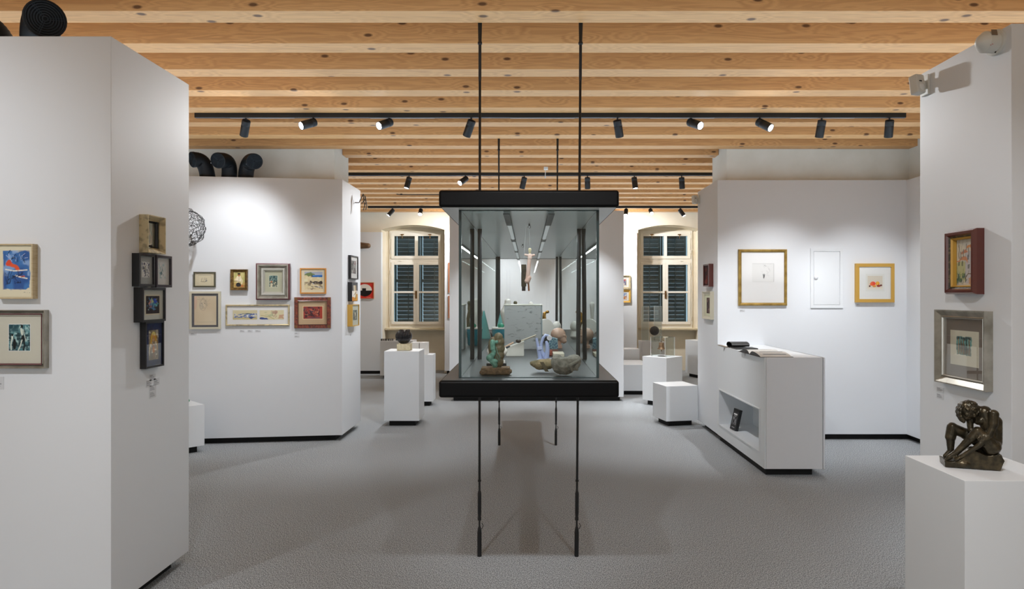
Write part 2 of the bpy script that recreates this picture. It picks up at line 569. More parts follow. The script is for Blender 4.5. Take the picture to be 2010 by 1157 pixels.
# ---- windows
FRAMEW = mat('cream_window_paint', '#f0ebe0', 0.45)
BRASS = mat('aged_brass', '#8a6a43', 0.4, metal=0.7)
SHUT = mat('teal_shutter_paint', '#2c6675', 0.5)
slat_mb = MB().obox((0, 0, 0), (1, 0, 0), Vector((0, 0.45, -1)).normalized(), Vector((0, 1, 0.45)).normalized(), -0.212, 0.212, -0.0405, 0.0405, -0.004, 0.004)
slat0 = None
for wi, cx in enumerate(WCX):
    y = 13.40
    z0, z1 = 0.885, 2.742
    fr = MB()
    # outer box frame
    fr.box(cx - 0.53, cx - 0.485, y, y + 0.09, z0, z1).box(cx + 0.485, cx + 0.53, y, y + 0.09, z0, z1)
    fr.box(cx - 0.485, cx + 0.485, y, y + 0.09, z1 - 0.04, z1).box(cx - 0.485, cx + 0.485, y, y + 0.09, z0, z0 + 0.035)
    fr.box(cx - 0.485, cx + 0.485, y, y + 0.09, 2.13, 2.205)             # transom
    fr.box(cx - 0.53, cx + 0.53, y + 0.01, y + 0.12, 0.80, z0)
    win = struct(fr.build('window_%d' % (wi + 1), FRAMEW, bevel=0.004, base=(cx, y, z0)))

    def sash(name, x0, x1, a0, a1, bars, st=0.052):
        s = MB()
        yy = y - 0.018
        s.box(x0, x0 + st, yy, yy + 0.05, a0, a1).box(x1 - st, x1, yy, yy + 0.05, a0, a1)
        s.box(x0 + st, x1 - st, yy, yy + 0.05, a1 - st, a1).box(x0 + st, x1 - st, yy, yy + 0.05, a0, a0 + st)
        for kind, p in bars:
            if kind == 'h':
                s.box(x0 + st, x1 - st, yy, yy + 0.05, p - 0.017, p + 0.017)
            else:
                s.box(p - 0.03, p + 0.03, yy, yy + 0.05, a0 + st, a1 - st)
        sa = s.build(name, FRAMEW, win, bevel=0.004)
        MB().box(x0 + st - 0.004, x1 - st + 0.004, yy + 0.025, yy + 0.029, a0 + st - 0.004, a1 - st + 0.004).build('pane', WINGLASS, sa)
        return sa
    sash('top_sash', cx - 0.49, cx + 0.49, 2.20, 2.705, [('v', cx)], 0.058)
    sash('casement', cx - 0.49, cx - 0.001, 0.915, 2.135, [('h', 1.545)])
    sash('casement', cx + 0.001, cx + 0.49, 0.915, 2.135, [('h', 1.545)])
    h = MB().box(cx - 0.018, cx + 0.018, y - 0.032, y - 0.018, 1.42, 1.57)
    h.tube([(cx, y - 0.032, 1.51), (cx, y - 0.06, 1.51), (cx - 0.06, y - 0.062, 1.512)], 0.007, 8)
    h.build('handle', BRASS, win, smooth=40)
    for sx in (-0.27, 0.27):
        c = MB().box(cx + sx - 0.03, cx + sx + 0.03, y - 0.04, y - 0.018, 2.665, 2.685)
        c.tube([(cx + sx, y - 0.03, 2.67), (cx + sx, y - 0.03, 2.60)], 0.006, 8)
        c.build('catch', BRASS, win, smooth=40)
        MB().box(cx + sx * 1.1 - 0.025, cx + sx * 1.1 + 0.025, y - 0.024, y - 0.016, 2.155, 2.17).build('latch', FRAMEW, win)
    for hz in (1.0, 1.9, 2.3, 2.6):
        for sx in (-1, 1):
            MB().lathe([(0.009, 0), (0.009, 0.07)], (cx + sx * 0.50, y - 0.012, hz), seg=8).build('hinge', FRAMEW, win, smooth=40)
    # rounded sill
    sl = MB().box(cx - 0.6, cx + 0.6, 13.27, 13.5, 0.80, 0.845)
    s2 = struct(sl.build('trim_%d' % (wi + 1), mat('sill_render', '#cdbfa2', 0.8, bump=(20, 0.3, 0.004)), bevel=0.018))
    # louvred shutters outside: two leaves
    sh = thing('louvred_shutter', 'closed teal louvred shutters outside the %s window' % ('left' if wi == 0 else 'right'),
               'shutter', (cx, 13.9, 0.85), 'shutters outside the windows')
    for side in (-1, 1):
        x0, x1 = (cx - 0.52, cx - 0.005) if side < 0 else (cx + 0.005, cx + 0.52)
        f2 = MB().box(x0, x0 + 0.038, 13.88, 13.92, 0.86, 2.76).box(x1 - 0.038, x1, 13.88, 13.92, 0.86, 2.76)
        for zz in (0.86, 1.75, 2.70):
            f2.box(x0 + 0.038, x1 - 0.038, 13.88, 13.92, zz, zz + 0.06)
        f2.box((x0 + x1) / 2 + 0.02, (x0 + x1) / 2 + 0.04, 13.84, 13.86, 0.9, 2.7)
        f2.build('leaf', SHUT, sh)
        for i in range(22):
            zz = 0.965 + i * 0.0805
            if slat0 is None:
                slat0 = slat_mb.build('slat', SHUT, base=(0, 0, 0))
                slat0.parent = sh
                slat0.location = ((x0 + x1) / 2 + 0.008 - cx, 0, zz - 0.85)
            else:
                child_copy(slat0, sh, ((x0 + x1) / 2 + 0.008 - cx, 0, zz - 0.85))


# ---- freestanding display walls
def wall_panel(label, poly, base, group=None):
    cx = sum(p[0] for p in poly) / len(poly); cy = sum(p[1] for p in poly) / len(poly)
    t = thing('display_wall', label, 'display wall', (cx, cy, 0), group)
    MB().prism(poly, 0.06, 2.68).build('panel', WHITE, t, bevel=0.002)
    MB().prism(base, 0.0, 0.06).build('recessed_base', BLACKM, t)
    return t


A = wall_panel('white display wall nearest on the left, column of dark framed pictures on its end',
               [(-4.55, 3.117), (-1.903, 3.117), (-1.903, 3.834), (-4.55, 3.834)],
               [(-4.55, 3.17), (-1.96, 3.17), (-1.96, 3.75), (-4.55, 3.75)])
B = wall_panel('white display wall mid left with seven framed pictures below three black ducts',
               [(-4.55, 6.646), (-1.90, 6.99), (-1.90, 7.75), (-2.055, 7.75), (-2.055, 7.27), (-4.55, 7.27)],
               [(-4.55, 6.71), (-1.98, 7.04), (-1.98, 7.66), (-2.055, 7.66), (-2.055, 7.27), (-4.55, 7.27)])
Cw = wall_panel('white display wall mid right with two gold frames and a flush access door',
                [(1.955, 7.03), (3.90, 7.03), (3.90, 3.9), (4.055, 3.9), (4.055, 7.27), (2.115, 7.27), (2.115, 7.85), (1.955, 7.85)],
                [(2.02, 7.09), (3.96, 7.09), (3.96, 3.95), (4.055, 3.95), (4.055, 7.27), (2.115, 7.27), (2.115, 7.78), (2.02, 7.78)])
D = wall_panel('greyish white display wall nearest on the right, behind the bronze figure',
               [(2.105, 2.97), (4.055, 2.97), (4.055, 3.664), (2.105, 3.664)],
               [(2.16, 3.02), (4.055, 3.02), (4.055, 3.6), (2.16, 3.6)])
E = wall_panel('wide bare white display wall standing directly behind the glass case',
               [(-1.10, 9.59), (1.347, 9.59), (1.347, 9.83), (-1.10, 9.83)],
               [(-1.05, 9.64), (1.30, 9.64), (1.30, 9.78), (-1.05, 9.78)])
Fw = wall_panel('white display wall against the pier between the two windows',
                [(-1.57, 12.88), (2.06, 12.88), (2.06, 12.995), (-1.57, 12.995)],
                [(-1.53, 12.92), (2.02, 12.92), (2.02, 12.995), (-1.53, 12.995)])
G = wall_panel('far left white display wall carrying the red picture, left of the window',
               [(-4.55, 12.88), (-2.765, 12.88), (-2.765, 12.995), (-4.55, 12.995)],
               [(-4.55, 12.91), (-2.80, 12.91), (-2.80, 12.995), (-4.55, 12.995)])

# ---- white service counter with a lit recess
cnt = thing('counter', 'white counter with open books on top and a recess in its side', 'counter', (2.2, 6.33, 0))
b = MB()
b.box(1.953, 2.443, 5.632, 7.028, 0.06, 0.18).box(1.953, 2.443, 5.632, 7.028, 0.533, 0.98)
b.box(1.953, 2.443, 5.632, 5.743, 0.18, 0.533).box(1.953, 2.443, 6.94, 7.028, 0.18, 0.533).box(2.29, 2.443, 5.743, 6.94, 0.18, 0.533)
b.build('body', WHITE2, cnt)
MB().box(1.966, 2.428, 5.622, 5.632, 0.062, 0.978).build('end_panel', mat('white_end_panel', '#dfe0e2', 0.42), cnt, bevel=0.001)
MB().box(2.432, 2.446, 5.618, 7.028, 0.06, 0.98).build('side_panel', WHITE2, cnt, bevel=0.001)
tr = MB()
for (y0, y1, za, zb) in ((5.735, 6.948, 0.172, 0.182), (5.735, 6.948, 0.531, 0.541), (5.735, 5.745, 0.182, 0.531), (6.938, 6.948, 0.182, 0.531)):
    tr.box(1.943, 1.956, y0, y1, za, zb)
tr.build('recess_trim', WHITE2, cnt, bevel=0.001)
MB().box(1.98, 2.365, 5.68, 7.028, 0.0, 0.06).build('recessed_base', BLACKM, cnt)


# ---- plinths
def plinth(label, cx, cy, w, d, h, rot=0.0, z0=0.062, inset=0.05, group='white plinths', m=WHITE2):
    t = thing('plinth', label, 'plinth', (cx, cy, 0), group)
    M = Matrix.Translation((cx, cy, 0)) @ Matrix.Rotation(math.radians(rot), 4, 'Z')
    MB().box(-w / 2, w / 2, -d / 2, d / 2, z0, h, M).build('body', m, t, bevel=0.0015)
    MB().box(-w / 2 + inset, w / 2 - inset, -d / 2 + inset, d / 2 - inset, 0, z0, M).build('recessed_base', BLACKM, t)
    return t


plinth('tall white plinth carrying the black ribbed head sculpture', -1.4345, 7.955, 0.397, 0.39, 0.853)
plinth('white plinth half hidden behind the ribbed head, carrying a cracked white block', -1.49, 9.30, 0.43, 0.28, 0.689)
plinth('grey shaded white plinth below the left window with a black and white bar on top', -2.33, 12.32, 0.58, 0.42, 0.672)
plinth('white plinth turned to its corner, carrying a bell under a clear cover', 1.84, 9.33, 0.385, 0.385, 0.656, rot=45)
plinth('low white cube plinth with nothing on it, nearest on the mid right', 1.712, 7.95, 0.385, 0.385, 0.459, rot=12.5)
plinth('low white cube plinth mostly hidden behind the near left wall', -3.335, 6.50, 0.36, 0.36, 0.451, rot=46)
plinth('tall white plinth in the right foreground carrying the bronze seated figure', 1.77, 2.655, 0.39, 0.39, 0.828)
plinth('plain white plinth under the right window, left of the clear cover', 2.2, 12.15, 0.40, 0.40, 0.672)
plinth('white plinth at far right, cut off by the mid right wall', 3.165, 12.42, 0.42, 0.42, 0.672, rot=20)
bn = thing('stepped_bench', 'low white stepped block behind the glass case at the right', 'bench', (1.5, 10.7, 0))
MB().box(1.36, 1.81, 10.18, 10.95, 0.062, 0.45).build('body', WHITE2, bn, bevel=0.002)
MB().box(1.30, 1.80, 11.0, 11.35, 0.062, 0.62).build('upper_step', WHITE2, bn, bevel=0.002)
MB().box(1.38, 1.79, 10.23, 11.2, 0, 0.062).build('recessed_base', BLACKM, bn)

# ================================================================== HANGING GLASS CASE
CX = 0.005
Y0, Y1 = 2.945, 7.24
GY0, GY1 = 3.036, 7.15
ZF, ZT = 1.129, 1.8757
HW, GW = 0.3895, 0.31
case = thing('display_case', 'long glass display case hung on black rods between black trays', 'display case', (CX, 5.09, 0))
MB().box(CX - HW, CX + HW, Y0, Y1, ZF - 0.0755, ZF - 0.002).build('lower_tray', BLACK, case, bevel=0.011, smooth=35)
MB().box(CX - HW + 0.012, CX + HW - 0.012, Y0 + 0.012, Y1 - 0.012, ZF - 0.004, ZF).build('tray_top', TRAYTOP, case)
MB().box(CX - HW, CX + HW, Y0, Y1, ZT + 0.002, ZT + 0.0757).build('upper_tray', BLACK, case, bevel=0.011, smooth=35)
MB().box(CX - HW + 0.012, CX + HW - 0.012, Y0 + 0.012, Y1 - 0.012, ZT, ZT + 0.004).build('soffit', SOFFIT, case)
th = 0.008
for x0, x1, y0, y1 in ((CX - GW, CX - GW + th, GY0 + th, GY1 - th), (CX + GW - th, CX + GW, GY0 + th, GY1 - th),
                       (CX - GW, CX + GW, GY0, GY0 + th), (CX - GW, CX + GW, GY1 - th, GY1)):
    MB().box(x0, x1, y0, y1, ZF, ZT).build('glass_pane', GLASS, case)
for sx in (-1, 1):
    for yy in (GY0 - 0.001, GY1 - 0.004):
        xx = CX + sx * (GW - 0.004)
        MB().box(xx - 0.006, xx + 0.006, yy, yy + 0.005, ZF, ZT).build('corner_seal', GLASSEDGE, case)
    xx = CX + sx * (GW - 0.004)
    for zz in (ZF + 0.0005, ZT - 0.005):
        MB().box(xx - 0.005, xx + 0.005, GY0, GY1, zz, zz + 0.0045).build('edge_seal', GLASSEDGE, case)
for yy in (GY0 - 0.001, GY1 - 0.007):
    MB().box(CX - GW, CX + GW, yy, yy + 0.008, ZT - 0.004, ZT).build('edge_seal', GLASSEDGE, case)
    MB().box(CX - GW, CX + GW, yy, yy + 0.008, ZF, ZF + 0.003).build('edge_seal', GLASSEDGE, case)
RODM = mat('black_rod', '#101113', 0.45)
for (xb, xt, yy) in ((-0.277, -0.274, 3.91), (0.279, 0.303, 3.91), (-0.284, -0.288, 6.79), (0.279, 0.296, 6.79)):
    def rx(z):
        return xb + (xt - xb) * z / 3.0
    prof = [(0, .0125), (.135, .0125), (.15, .011), (.165, .0085), (.172, .0055), (.205, .0055), (.207, .0105), (.222, .0105),
            (.225, .009), (.25, .0105), (.36, .0105), (.375, .0075), (.378, .0062), (.425, .0062), (.428, .0095), (.438, .0095),
            (.44, .0068), (1.05, .0068)]
    MB().tube([(rx(z), yy, z) for z, r in prof], [r for z, r in prof], 14).build('rod', RODM, case, smooth=40)
    MB().tube([(rx(z), yy, z) for z in (ZF, ZT)], 0.0125, 14).build('post', mat('dark_post', '#26292c', 0.35), case, smooth=40)
    prof = [(ZT + 0.075, .0072), (2.70, .0072), (2.72, .0072), (2.74, .0085), (2.93, .0085), (2.935, .013), (2.945, .013), (2.95, .0095), (3.10, .013), (3.28, .013)]
    MB().tube([(rx(z), yy, z) for z, r in prof], [r for z, r in prof], 14).build('rod', RODM, case, smooth=40)
    MB().tube([(rx(.2) + .014, yy, .19), (rx(.2) + .022, yy, .175), (rx(.2) + .012, yy, .155)], 0.002, 6).build('split_ring', RODM, case, smooth=60)
DIFF = mat('led_diffuser', '#e8eef0', 0.4, emit=('#f4fbff', 0.15))
DARKG = mat('dark_grey_plastic', '#54585c', 0.5)
for sx in (-1, 1):
    xx = CX + sx * 0.101
    lb = MB().box(xx - 0.013, xx + 0.013, 3.06, 7.05, ZT - 0.012, ZT)
    bar = lb.build('led_bar', mat('led_channel', '#8c9497', 0.4), case)
    for (a, c) in ((3.06, 3.56), (4.47, 4.66), (5.66, 5.85), (6.85, 7.05)):
        MB().box(xx - 0.0145, xx + 0.0145, a, c, ZT - 0.017, ZT - 0.0115).build('connector', DARKG, bar)
    for (a, c) in ((3.56, 4.47), (4.66, 5.66), (5.85, 6.85)):
        MB().box(xx - 0.010, xx + 0.010, a, c, ZT - 0.016, ZT - 0.0115).build('diffuser', DIFF, bar)
    for (a, c) in ((3.1, 4.4), (4.4, 5.7), (5.7, 7.0)):
        ld = bpy.data.lights.new('case_fill_strip', 'AREA')  # added light along the bars, brightens the case interior
        ld.shape = 'RECTANGLE'; ld.size = 0.018; ld.size_y = c - a; ld.energy = 2.2; ld.color = (0.90, 0.97, 1.0)
        lo = bpy.data.objects.new('case_fill', ld); C.objects.link(lo)
        lo.parent = case
        lo.location = Vector((xx, (a + c) / 2, ZT - 0.018)) - ORG[case.name]
for hx, hy in ((0.008, 3.64), (-0.038, 5.1)):
    hk = MB().lathe([(0.004, 0), (0.004, 0.008)], (hx, hy, ZT - 0.008), seg=8)
    hk.tube([(hx + 0.007 * math.sin(a), hy, ZT - 0.015 - 0.007 * math.cos(a)) for a in np.linspace(0.0, 5.6, 12)], 0.0015, 6)
    hk.build('hook', DARKG, case, smooth=60)

# ================================================================== TRACK LIGHTING
TRK = mat('black_track', '#0e0d0c', 0.4)
FIX = mat('black_lamp_body', '#141517', 0.42)
FIXW = mat('lamp_heat_sink', '#08090a', 0.5)
tracks = {}


def track(label, x0, x1, y):
    t = thing('lighting_track', label, 'lighting track', ((x0 + x1) / 2, y, ZB - 0.035), None)
    MB().box(x0, x1, y, y + 0.034, ZB - 0.035, ZB + 0.008).build('rail', TRK, t)
    n = max(2, int((x1 - x0) / 1.5))
    for i in range(n + 1):
        xx = x0 + 0.1 + (x1 - x0 - 0.2) * i / n
        MB().box(xx - 0.015, xx + 0.015, y + 0.006, y + 0.028, ZB + 0.008, ZB + 0.24).build('hanger', TRK, t)
    for i in range(int((x1 - x0) / 1.2)):
        MB().box(x0 + 0.3 + i * 1.2, x0 + 0.85 + i * 1.2, y + 0.005, y + 0.029, ZB - 0.0375, ZB - 0.035).build('cover_strip', mat('pale_cover_strip', '#77797b', 0.4), t)
    return t


def spot(label, x, y, aim, lit=True, power=None, size=62, blend=0.85, face=True, col=(0.93, 0.965, 1.0)):
    """cylindrical track spot; aim is the direction its face looks"""
    aim = Vector(aim).normalized()
    piv = Vector((x, y + 0.017, ZB - 0.075))
    t = thing('track_spotlight', label, 'spotlight', (x, y + 0.017, ZB - 0.035), 'track spotlights')
    MB().tube([(x, y + 0.017, ZB - 0.035), piv], 0.0075, 10).build('stem', FIX, t, smooth=40)
    back = piv - aim * 0.022
    L = 0.148
    body = MB().lathe([(0.020, 0), (0.033, 0.003), (0.0355, 0.008), (0.0355, 0.046), (0.0345, 0.0475), (0.0355, 0.049), (0.0355, L), (0.031, L), (0.031, L - 0.012), (0.001, L - 0.012)],
                      back, aim, 24).build('lamp_body', FIX, t, smooth=35)
    face_c = back + aim * (L - 0.010)
    MB().lathe([(0.030, 0), (0.030, 0.002)], face_c, aim, 20).build('lens', LIT if lit else mat('unlit_lens', '#9a9fa3', 0.25), t, smooth=35)
    if lit:
        ld = bpy.data.lights.new('spot_lamp', 'SPOT')
        ld.energy = power or LAMP_W
        ld.spot_size = math.radians(size); ld.spot_blend = blend
        ld.shadow_soft_size = 0.03
        ld.color = col
        lo = bpy.data.objects.new('spot_lamp', ld); C.objects.link(lo)
        lo.parent = t
        lo.location = back + aim * (L + 0.004) - ORG[t.name]
        lo.rotation_euler = aim.to_track_quat('-Z', 'Y').to_euler()
    return t


T1 = track('long black lighting track nearest the camera, crossing the whole ceiling', -2.85, 3.235, 5.835)
T2 = track('black lighting track behind the plaster piers, second from the camera', -2.9, 2.9, 8.69)
T3 = track('farthest black lighting track in front of the windows', -2.8, 3.2, 11.95)
track('added unseen black lighting track above the camera', -3.2, 3.2, 1.15)  # out of view, added to carry spots for the near zone
track('added unseen black lighting track behind the camera', -3.2, 3.2, -1.4)  # out of view, added to carry fill spots


def sx(px, y):
    return (px - 1036) * (y + 0.017) / F


y = 5.835
COOL = (0.95, 0.975, 1.0)
spot('leftmost spotlight on the near track, pointing down and away', sx(483, y), y, (-0.42, 0.60, -0.86), power=LAMP_W * 0.62, size=84, col=COOL)
spot('second spotlight from left on the near track, glowing face turned left', sx(615, y), y, (-.63, -.69, -.40), size=88, col=COOL)
spot('third spotlight from left on the near track, glowing face turned left', sx(764, y), y, (-.57, -.73, -.42), size=88, col=COOL)
spot('dark spotlight on the near track beside the left hanging rod', sx(925, y), y, (-.36, .45, -.81), size=92)
spot('dark spotlight on the near track right of the right hanging rod', sx(1212, y), y, (.21, .45, -.85), size=80)
spot('glowing spotlight on the near track, fourth from its right end', sx(1356, y), y, (.48, -.78, -.42), size=88)
spot('glowing spotlight on the near track, third from its right end', sx(1491, y), y, (.54, -.66, -.54), size=88)
spot('upright dark spotlight on the near track, second from its right end', sx(1613, y), y, (0, .42, -.90), power=LAMP_W * 0.85, size=80, col=COOL)
spot('spotlight at the right end of the near track', sx(1746, y), y, (.16, .45, -.87), power=LAMP_W * .6, size=70, col=COOL)
y = 8.69
spot('leftmost spotlight on the second track, pointing straight down', sx(803, y), y, (-.25, -.12, -.96), col=COOL)
spot('glowing spotlight on the second track left of the case rods', sx(914, y), y, (-.54, -.64, -.54), col=COOL)
spot('tilted dark spotlight on the second track between the hanging rods', sx(1029, y), y, (-.22, .35, -.9), col=COOL)
spot('dark spotlight on the second track just right of the right rod', sx(1153, y), y, (0.05, .35, -.94), col=COOL)
spot('upright spotlight on the second track with a pale lower rim', sx(1245, y), y, (0.1, -.1, -1), col=COOL)
spot('spotlight at the right end of the second track', sx(1338, y), y, (.1, .2, -.97), col=COOL)
y = 11.95
spot('dark spotlight on the far track above the left window, tilted left', sx(771, y), y, (-.6, -.3, -.75), size=90)
spot('glowing spotlight on the far track above the left window', sx(826, y), y, (0, -.75, -.65))
spot('half hidden spotlight on the far track beside the case', sx(1229, y), y, (-.15, -.6, -.75))
spot('dazzling spotlight on the far track left above the right window', sx(1277, y), y, (0, -.84, -.54))
spot('dark spotlight on the far track above the right window, tilted right', sx(1335, y), y, (.5, -.3, -.8), size=90)
spot('added fill spotlight on the far track hidden behind the case top', sx(1000, y), y, (-.8, .55, -.6), size=90, power=LAMP_W * 1.6)  # hidden pair added to brighten the far wall
spot('added fill spotlight on the far track hidden behind the case top, right one', sx(1150, y), y, (.8, .6, -.6), size=90, power=LAMP_W * 1.6)
spot('added fill spotlight on the far track turned to the left window', -1.2, y, (-.55, .75, -.45), size=95, power=LAMP_W * .42, col=(1, .95, .86))  # hidden pair added to brighten the windows and their recesses
spot('added fill spotlight on the far track turned to the right window', 1.35, y, (.65, .75, -.45), size=95, power=LAMP_W * .65, col=(1, .95, .86))
y = 1.15
spot('spotlight above the camera aimed at the near left wall', -3.0, y, (-.05, .75, -.62), power=LAMP_W * 0.7, size=95)
spot('added fill spotlight above the camera aimed left of the case', -0.95, y, (-.05, .55, -.85), power=LAMP_W * .6, size=75)  # unseen pair added to light the floor beside the case
spot('added fill spotlight above the camera aimed right of the case', 0.95, y, (-.05, .55, -.85), power=LAMP_W * .6, size=75)
spot('added fill spotlight above the camera aimed at the bronze figure', 0.6, y, (.45, .6, -.66), power=LAMP_W * 0.6, size=60)  # unseen, added to light the figure and its plinth
spot('added fill spotlight above the camera aimed into the front of the glass case', -0.35, 1.15, (.12, .75, -.62), power=LAMP_W * 0.6, size=36)  # unseen pair added to light the pieces at the case front
spot('added fill spotlight above the camera aimed into the glass case, right one', 0.4, 1.15, (-.12, .75, -.62), power=LAMP_W * 0.6, size=36)
y = -1.4
for i, xx in enumerate((-2.4, -0.8, 0.8, 2.4)):  # unseen spots added as fill for the near zone
    spot('added fill spotlight behind the camera, ' + ('leftmost', 'left of middle', 'right of middle', 'rightmost')[i], xx, y, (0, .25, -.96), power=LAMP_W * (1.3 if xx < 1 else .5), size=100)


t = thing('thin_cable', 'thin black cable run under the far beams left of the case', 'cable', (-1.66, 10.5, 3.03))
MB().tube([(-2.02, 10.5, 3.045), (-1.95, 10.5, 3.035), (-1.3, 10.5, 3.035), (-1.0, 10.5, 3.035)], .006, 8).build('cable', TRK, t, smooth=60)
MB().box(-1.96, -1.93, 10.49, 10.51, 3.03, 3.05).build('clamp', TRK, t)

# ================================================================== FRAMED PICTURES
def vnoise(n, m, sc, seed):
    rs = np.random.RandomState(seed)
    g = rs.rand(int(sc) + 3, int(sc) + 3)
    v, u = np.mgrid[0:m, 0:n]
    u = u / n * sc; v = v / m * sc
    i, j = u.astype(int), v.astype(int)
    fu, fv = u - i, v - j
    fu = fu * fu * (3 - 2 * fu); fv = fv * fv * (3 - 2 * fv)
    return (g[j, i] * (1 - fu) * (1 - fv) + g[j, i + 1] * fu * (1 - fv) + g[j + 1, i] * (1 - fu) * fv + g[j + 1, i + 1] * fu * fv)


class Paint:
    """flat print: a grid of coloured points; u to the right, v upwards, both 0..1"""
    def __init__(s, n, m, bgc, seed=1):
        s.n, s.m = n, m
        s.c = np.ones((m, n, 3)) * np.array(srgb(bgc))
        s.v, s.u = np.mgrid[0:m, 0:n]
        s.u = s.u / (n - 1); s.v = s.v / (m - 1)
        s.seed = seed
        s.wu = vnoise(n, m, 9, seed + 50) - 0.5; s.wv = vnoise(n, m, 9, seed + 51) - 0.5

    def mixin(s, k, col):
        k = np.clip(k, 0, 1)[..., None]
        s.c = s.c * (1 - k) + np.array(srgb(col)) * k
        return s

    def ell(s, cx, cy, rx, ry, col, a=1.0, rot=0, wob=0.0, soft=0.12):
        u = s.u + s.wu * wob - cx; v = s.v + s.wv * wob - cy
        c_, s_ = math.cos(rot), math.sin(rot)
        d = np.sqrt(((u * c_ + v * s_) / rx) ** 2 + ((-u * s_ + v * c_) / ry) ** 2)
        return s.mixin((1 - d) / soft * a if a == 1 else np.clip((1 - d) / soft, 0, 1) * a, col)

    def rect(s, x0, y0, x1, y1, col, a=1.0, wob=0.0):
        u = s.u + s.wu * wob; v = s.v + s.wv * wob
        return s.mixin(((u >= x0) & (u <= x1) & (v >= y0) & (v <= y1)) * a, col)

    def line(s, pts, w, col, a=1.0, wob=0.0):
        u = s.u + s.wu * wob; v = s.v + s.wv * wob
        best = np.full(u.shape, 9.0)
        asp = s.m / s.n
        for (x0, y0), (x1, y1) in zip(pts[:-1], pts[1:]):
            dx, dy = x1 - x0, (y1 - y0) * asp
            t = np.clip(((u - x0) * dx + (v - y0) * asp * dy) / (dx * dx + dy * dy + 1e-9), 0, 1)
            best = np.minimum(best, np.hypot(u - x0 - t * dx, (v - y0) * asp - t * dy))
        return s.mixin(np.clip((w - best) / (w * 0.5), 0, 1) * a, col)

    def noise(s, sc, col, lo, hi, a=1.0, reg=None):
        s.seed += 1
        k = np.clip((vnoise(s.n, s.m, sc, s.seed) - lo) / (hi - lo), 0, 1) * a
        if reg:
            k = k * ((s.u >= reg[0]) & (s.v >= reg[1]) & (s.u <= reg[2]) & (s.v <= reg[3]))
        return s.mixin(k, col)

    def strokes(s, k, reg, cols, w, ln, ang, a=0.8):
        r = random.Random(s.seed + k)
        for i in range(k):
            x = r.uniform(reg[0], reg[2]); y = r.uniform(reg[1], reg[3])
            t = r.uniform(*ang); l = r.uniform(*ln)
            s.line([(x, y), (x + l * math.cos(t), y + l * math.sin(t))], w * r.uniform(.6, 1.4), r.choice(cols), a)
        return s


def sheet(name, pa, O, U, V, parent, N=None, lift=0.0):
    """painted grid spanning O..O+U..O+V"""
    n, m = pa.n, pa.m
    O, U, V = Vector(O), Vector(U), Vector(V)
    me = bpy.data.meshes.new(name)
    org = ORG[parent.name]
    vs = [tuple(O + U * (i / (n - 1)) + V * (j / (m - 1)) - org) for j in range(m) for i in range(n)]
    fs = [(j * n + i, j * n + i + 1, (j + 1) * n + i + 1, (j + 1) * n + i) for j in range(m - 1) for i in range(n - 1)]
    me.from_pydata(vs, [], fs)
    ca = me.color_attributes.new('Col', 'FLOAT_COLOR', 'POINT')
    buf = np.ones((m * n, 4), dtype=np.float32)
    buf[:, :3] = np.clip(pa.c.reshape(-1, 3) * 1.3, 0, .88)
    ca.data.foreach_set('color', buf.ravel())
    me.materials.append(PRINT)
    ob = bpy.data.objects.new(name, me)
    C.objects.link(ob); ob.parent = parent
    ORG[ob.name] = org
    return ob


class Plane:
    def __init__(s, p, u, n):
        s.p = Vector(p); s.u = Vector(u).normalized(); s.n = Vector(n).normalized()

    def hit(s, px, py, h=0.0):
        o = Vector((0, 0, 1.5)); d = at(px, py, 1.0) - o
        p0 = s.p + s.n * h
        t = (p0 - o).dot(s.n) / d.dot(s.n)
        q = o + d * t
        return (q - s.p).dot(s.u), q.z


PA = Plane((0, 3.117, 0), (1, 0, 0), (0, -1, 0))
PAS = Plane((-1.903, 0, 0), (0, 1, 0), (1, 0, 0))
ub = Vector((2.65, 0.344, 0)).normalized()
PBF = Plane((-1.90, 6.99, 0), ub, (ub.y, -ub.x, 0))
PBS = Plane((-1.90, 0, 0), (0, 1, 0), (1, 0, 0))
PG = Plane((0, 12.88, 0), (1, 0, 0), (0, -1, 0))
PCS = Plane((1.955, 0, 0), (0, -1, 0), (-1, 0, 0))
PCF = Plane((0, 7.03, 0), (1, 0, 0), (0, -1, 0))
PDS = Plane((2.105, 0, 0), (0, -1, 0), (-1, 0, 0))


def ring(mb, pl, a0, a1, z0, z1, prof):
    """mitred moulding swept round a rectangle; prof = [(inset, height)]"""
    base = len(mb.v)
    for ins, h in prof:
        for (a, z) in ((a0 + ins, z0 + ins), (a1 - ins, z0 + ins), (a1 - ins, z1 - ins), (a0 + ins, z1 - ins)):
            mb.v.append(pl.p + pl.u * a + Vector((0, 0, z)) + pl.n * h)
    k = len(prof)
    for i in range(k - 1):
        for j in range(4):
            j2 = (j + 1) % 4
            mb.f.append((base + i * 4 + j, base + i * 4 + j2, base + (i + 1) * 4 + j2, base + (i + 1) * 4 + j))
    return mb


def slab(mb, pl, a0, a1, z0, z1, h0, h1):
    return mb.obox(pl.p, pl.u, (0, 0, 1), pl.n, a0, a1, z0, z1, h0, h1)


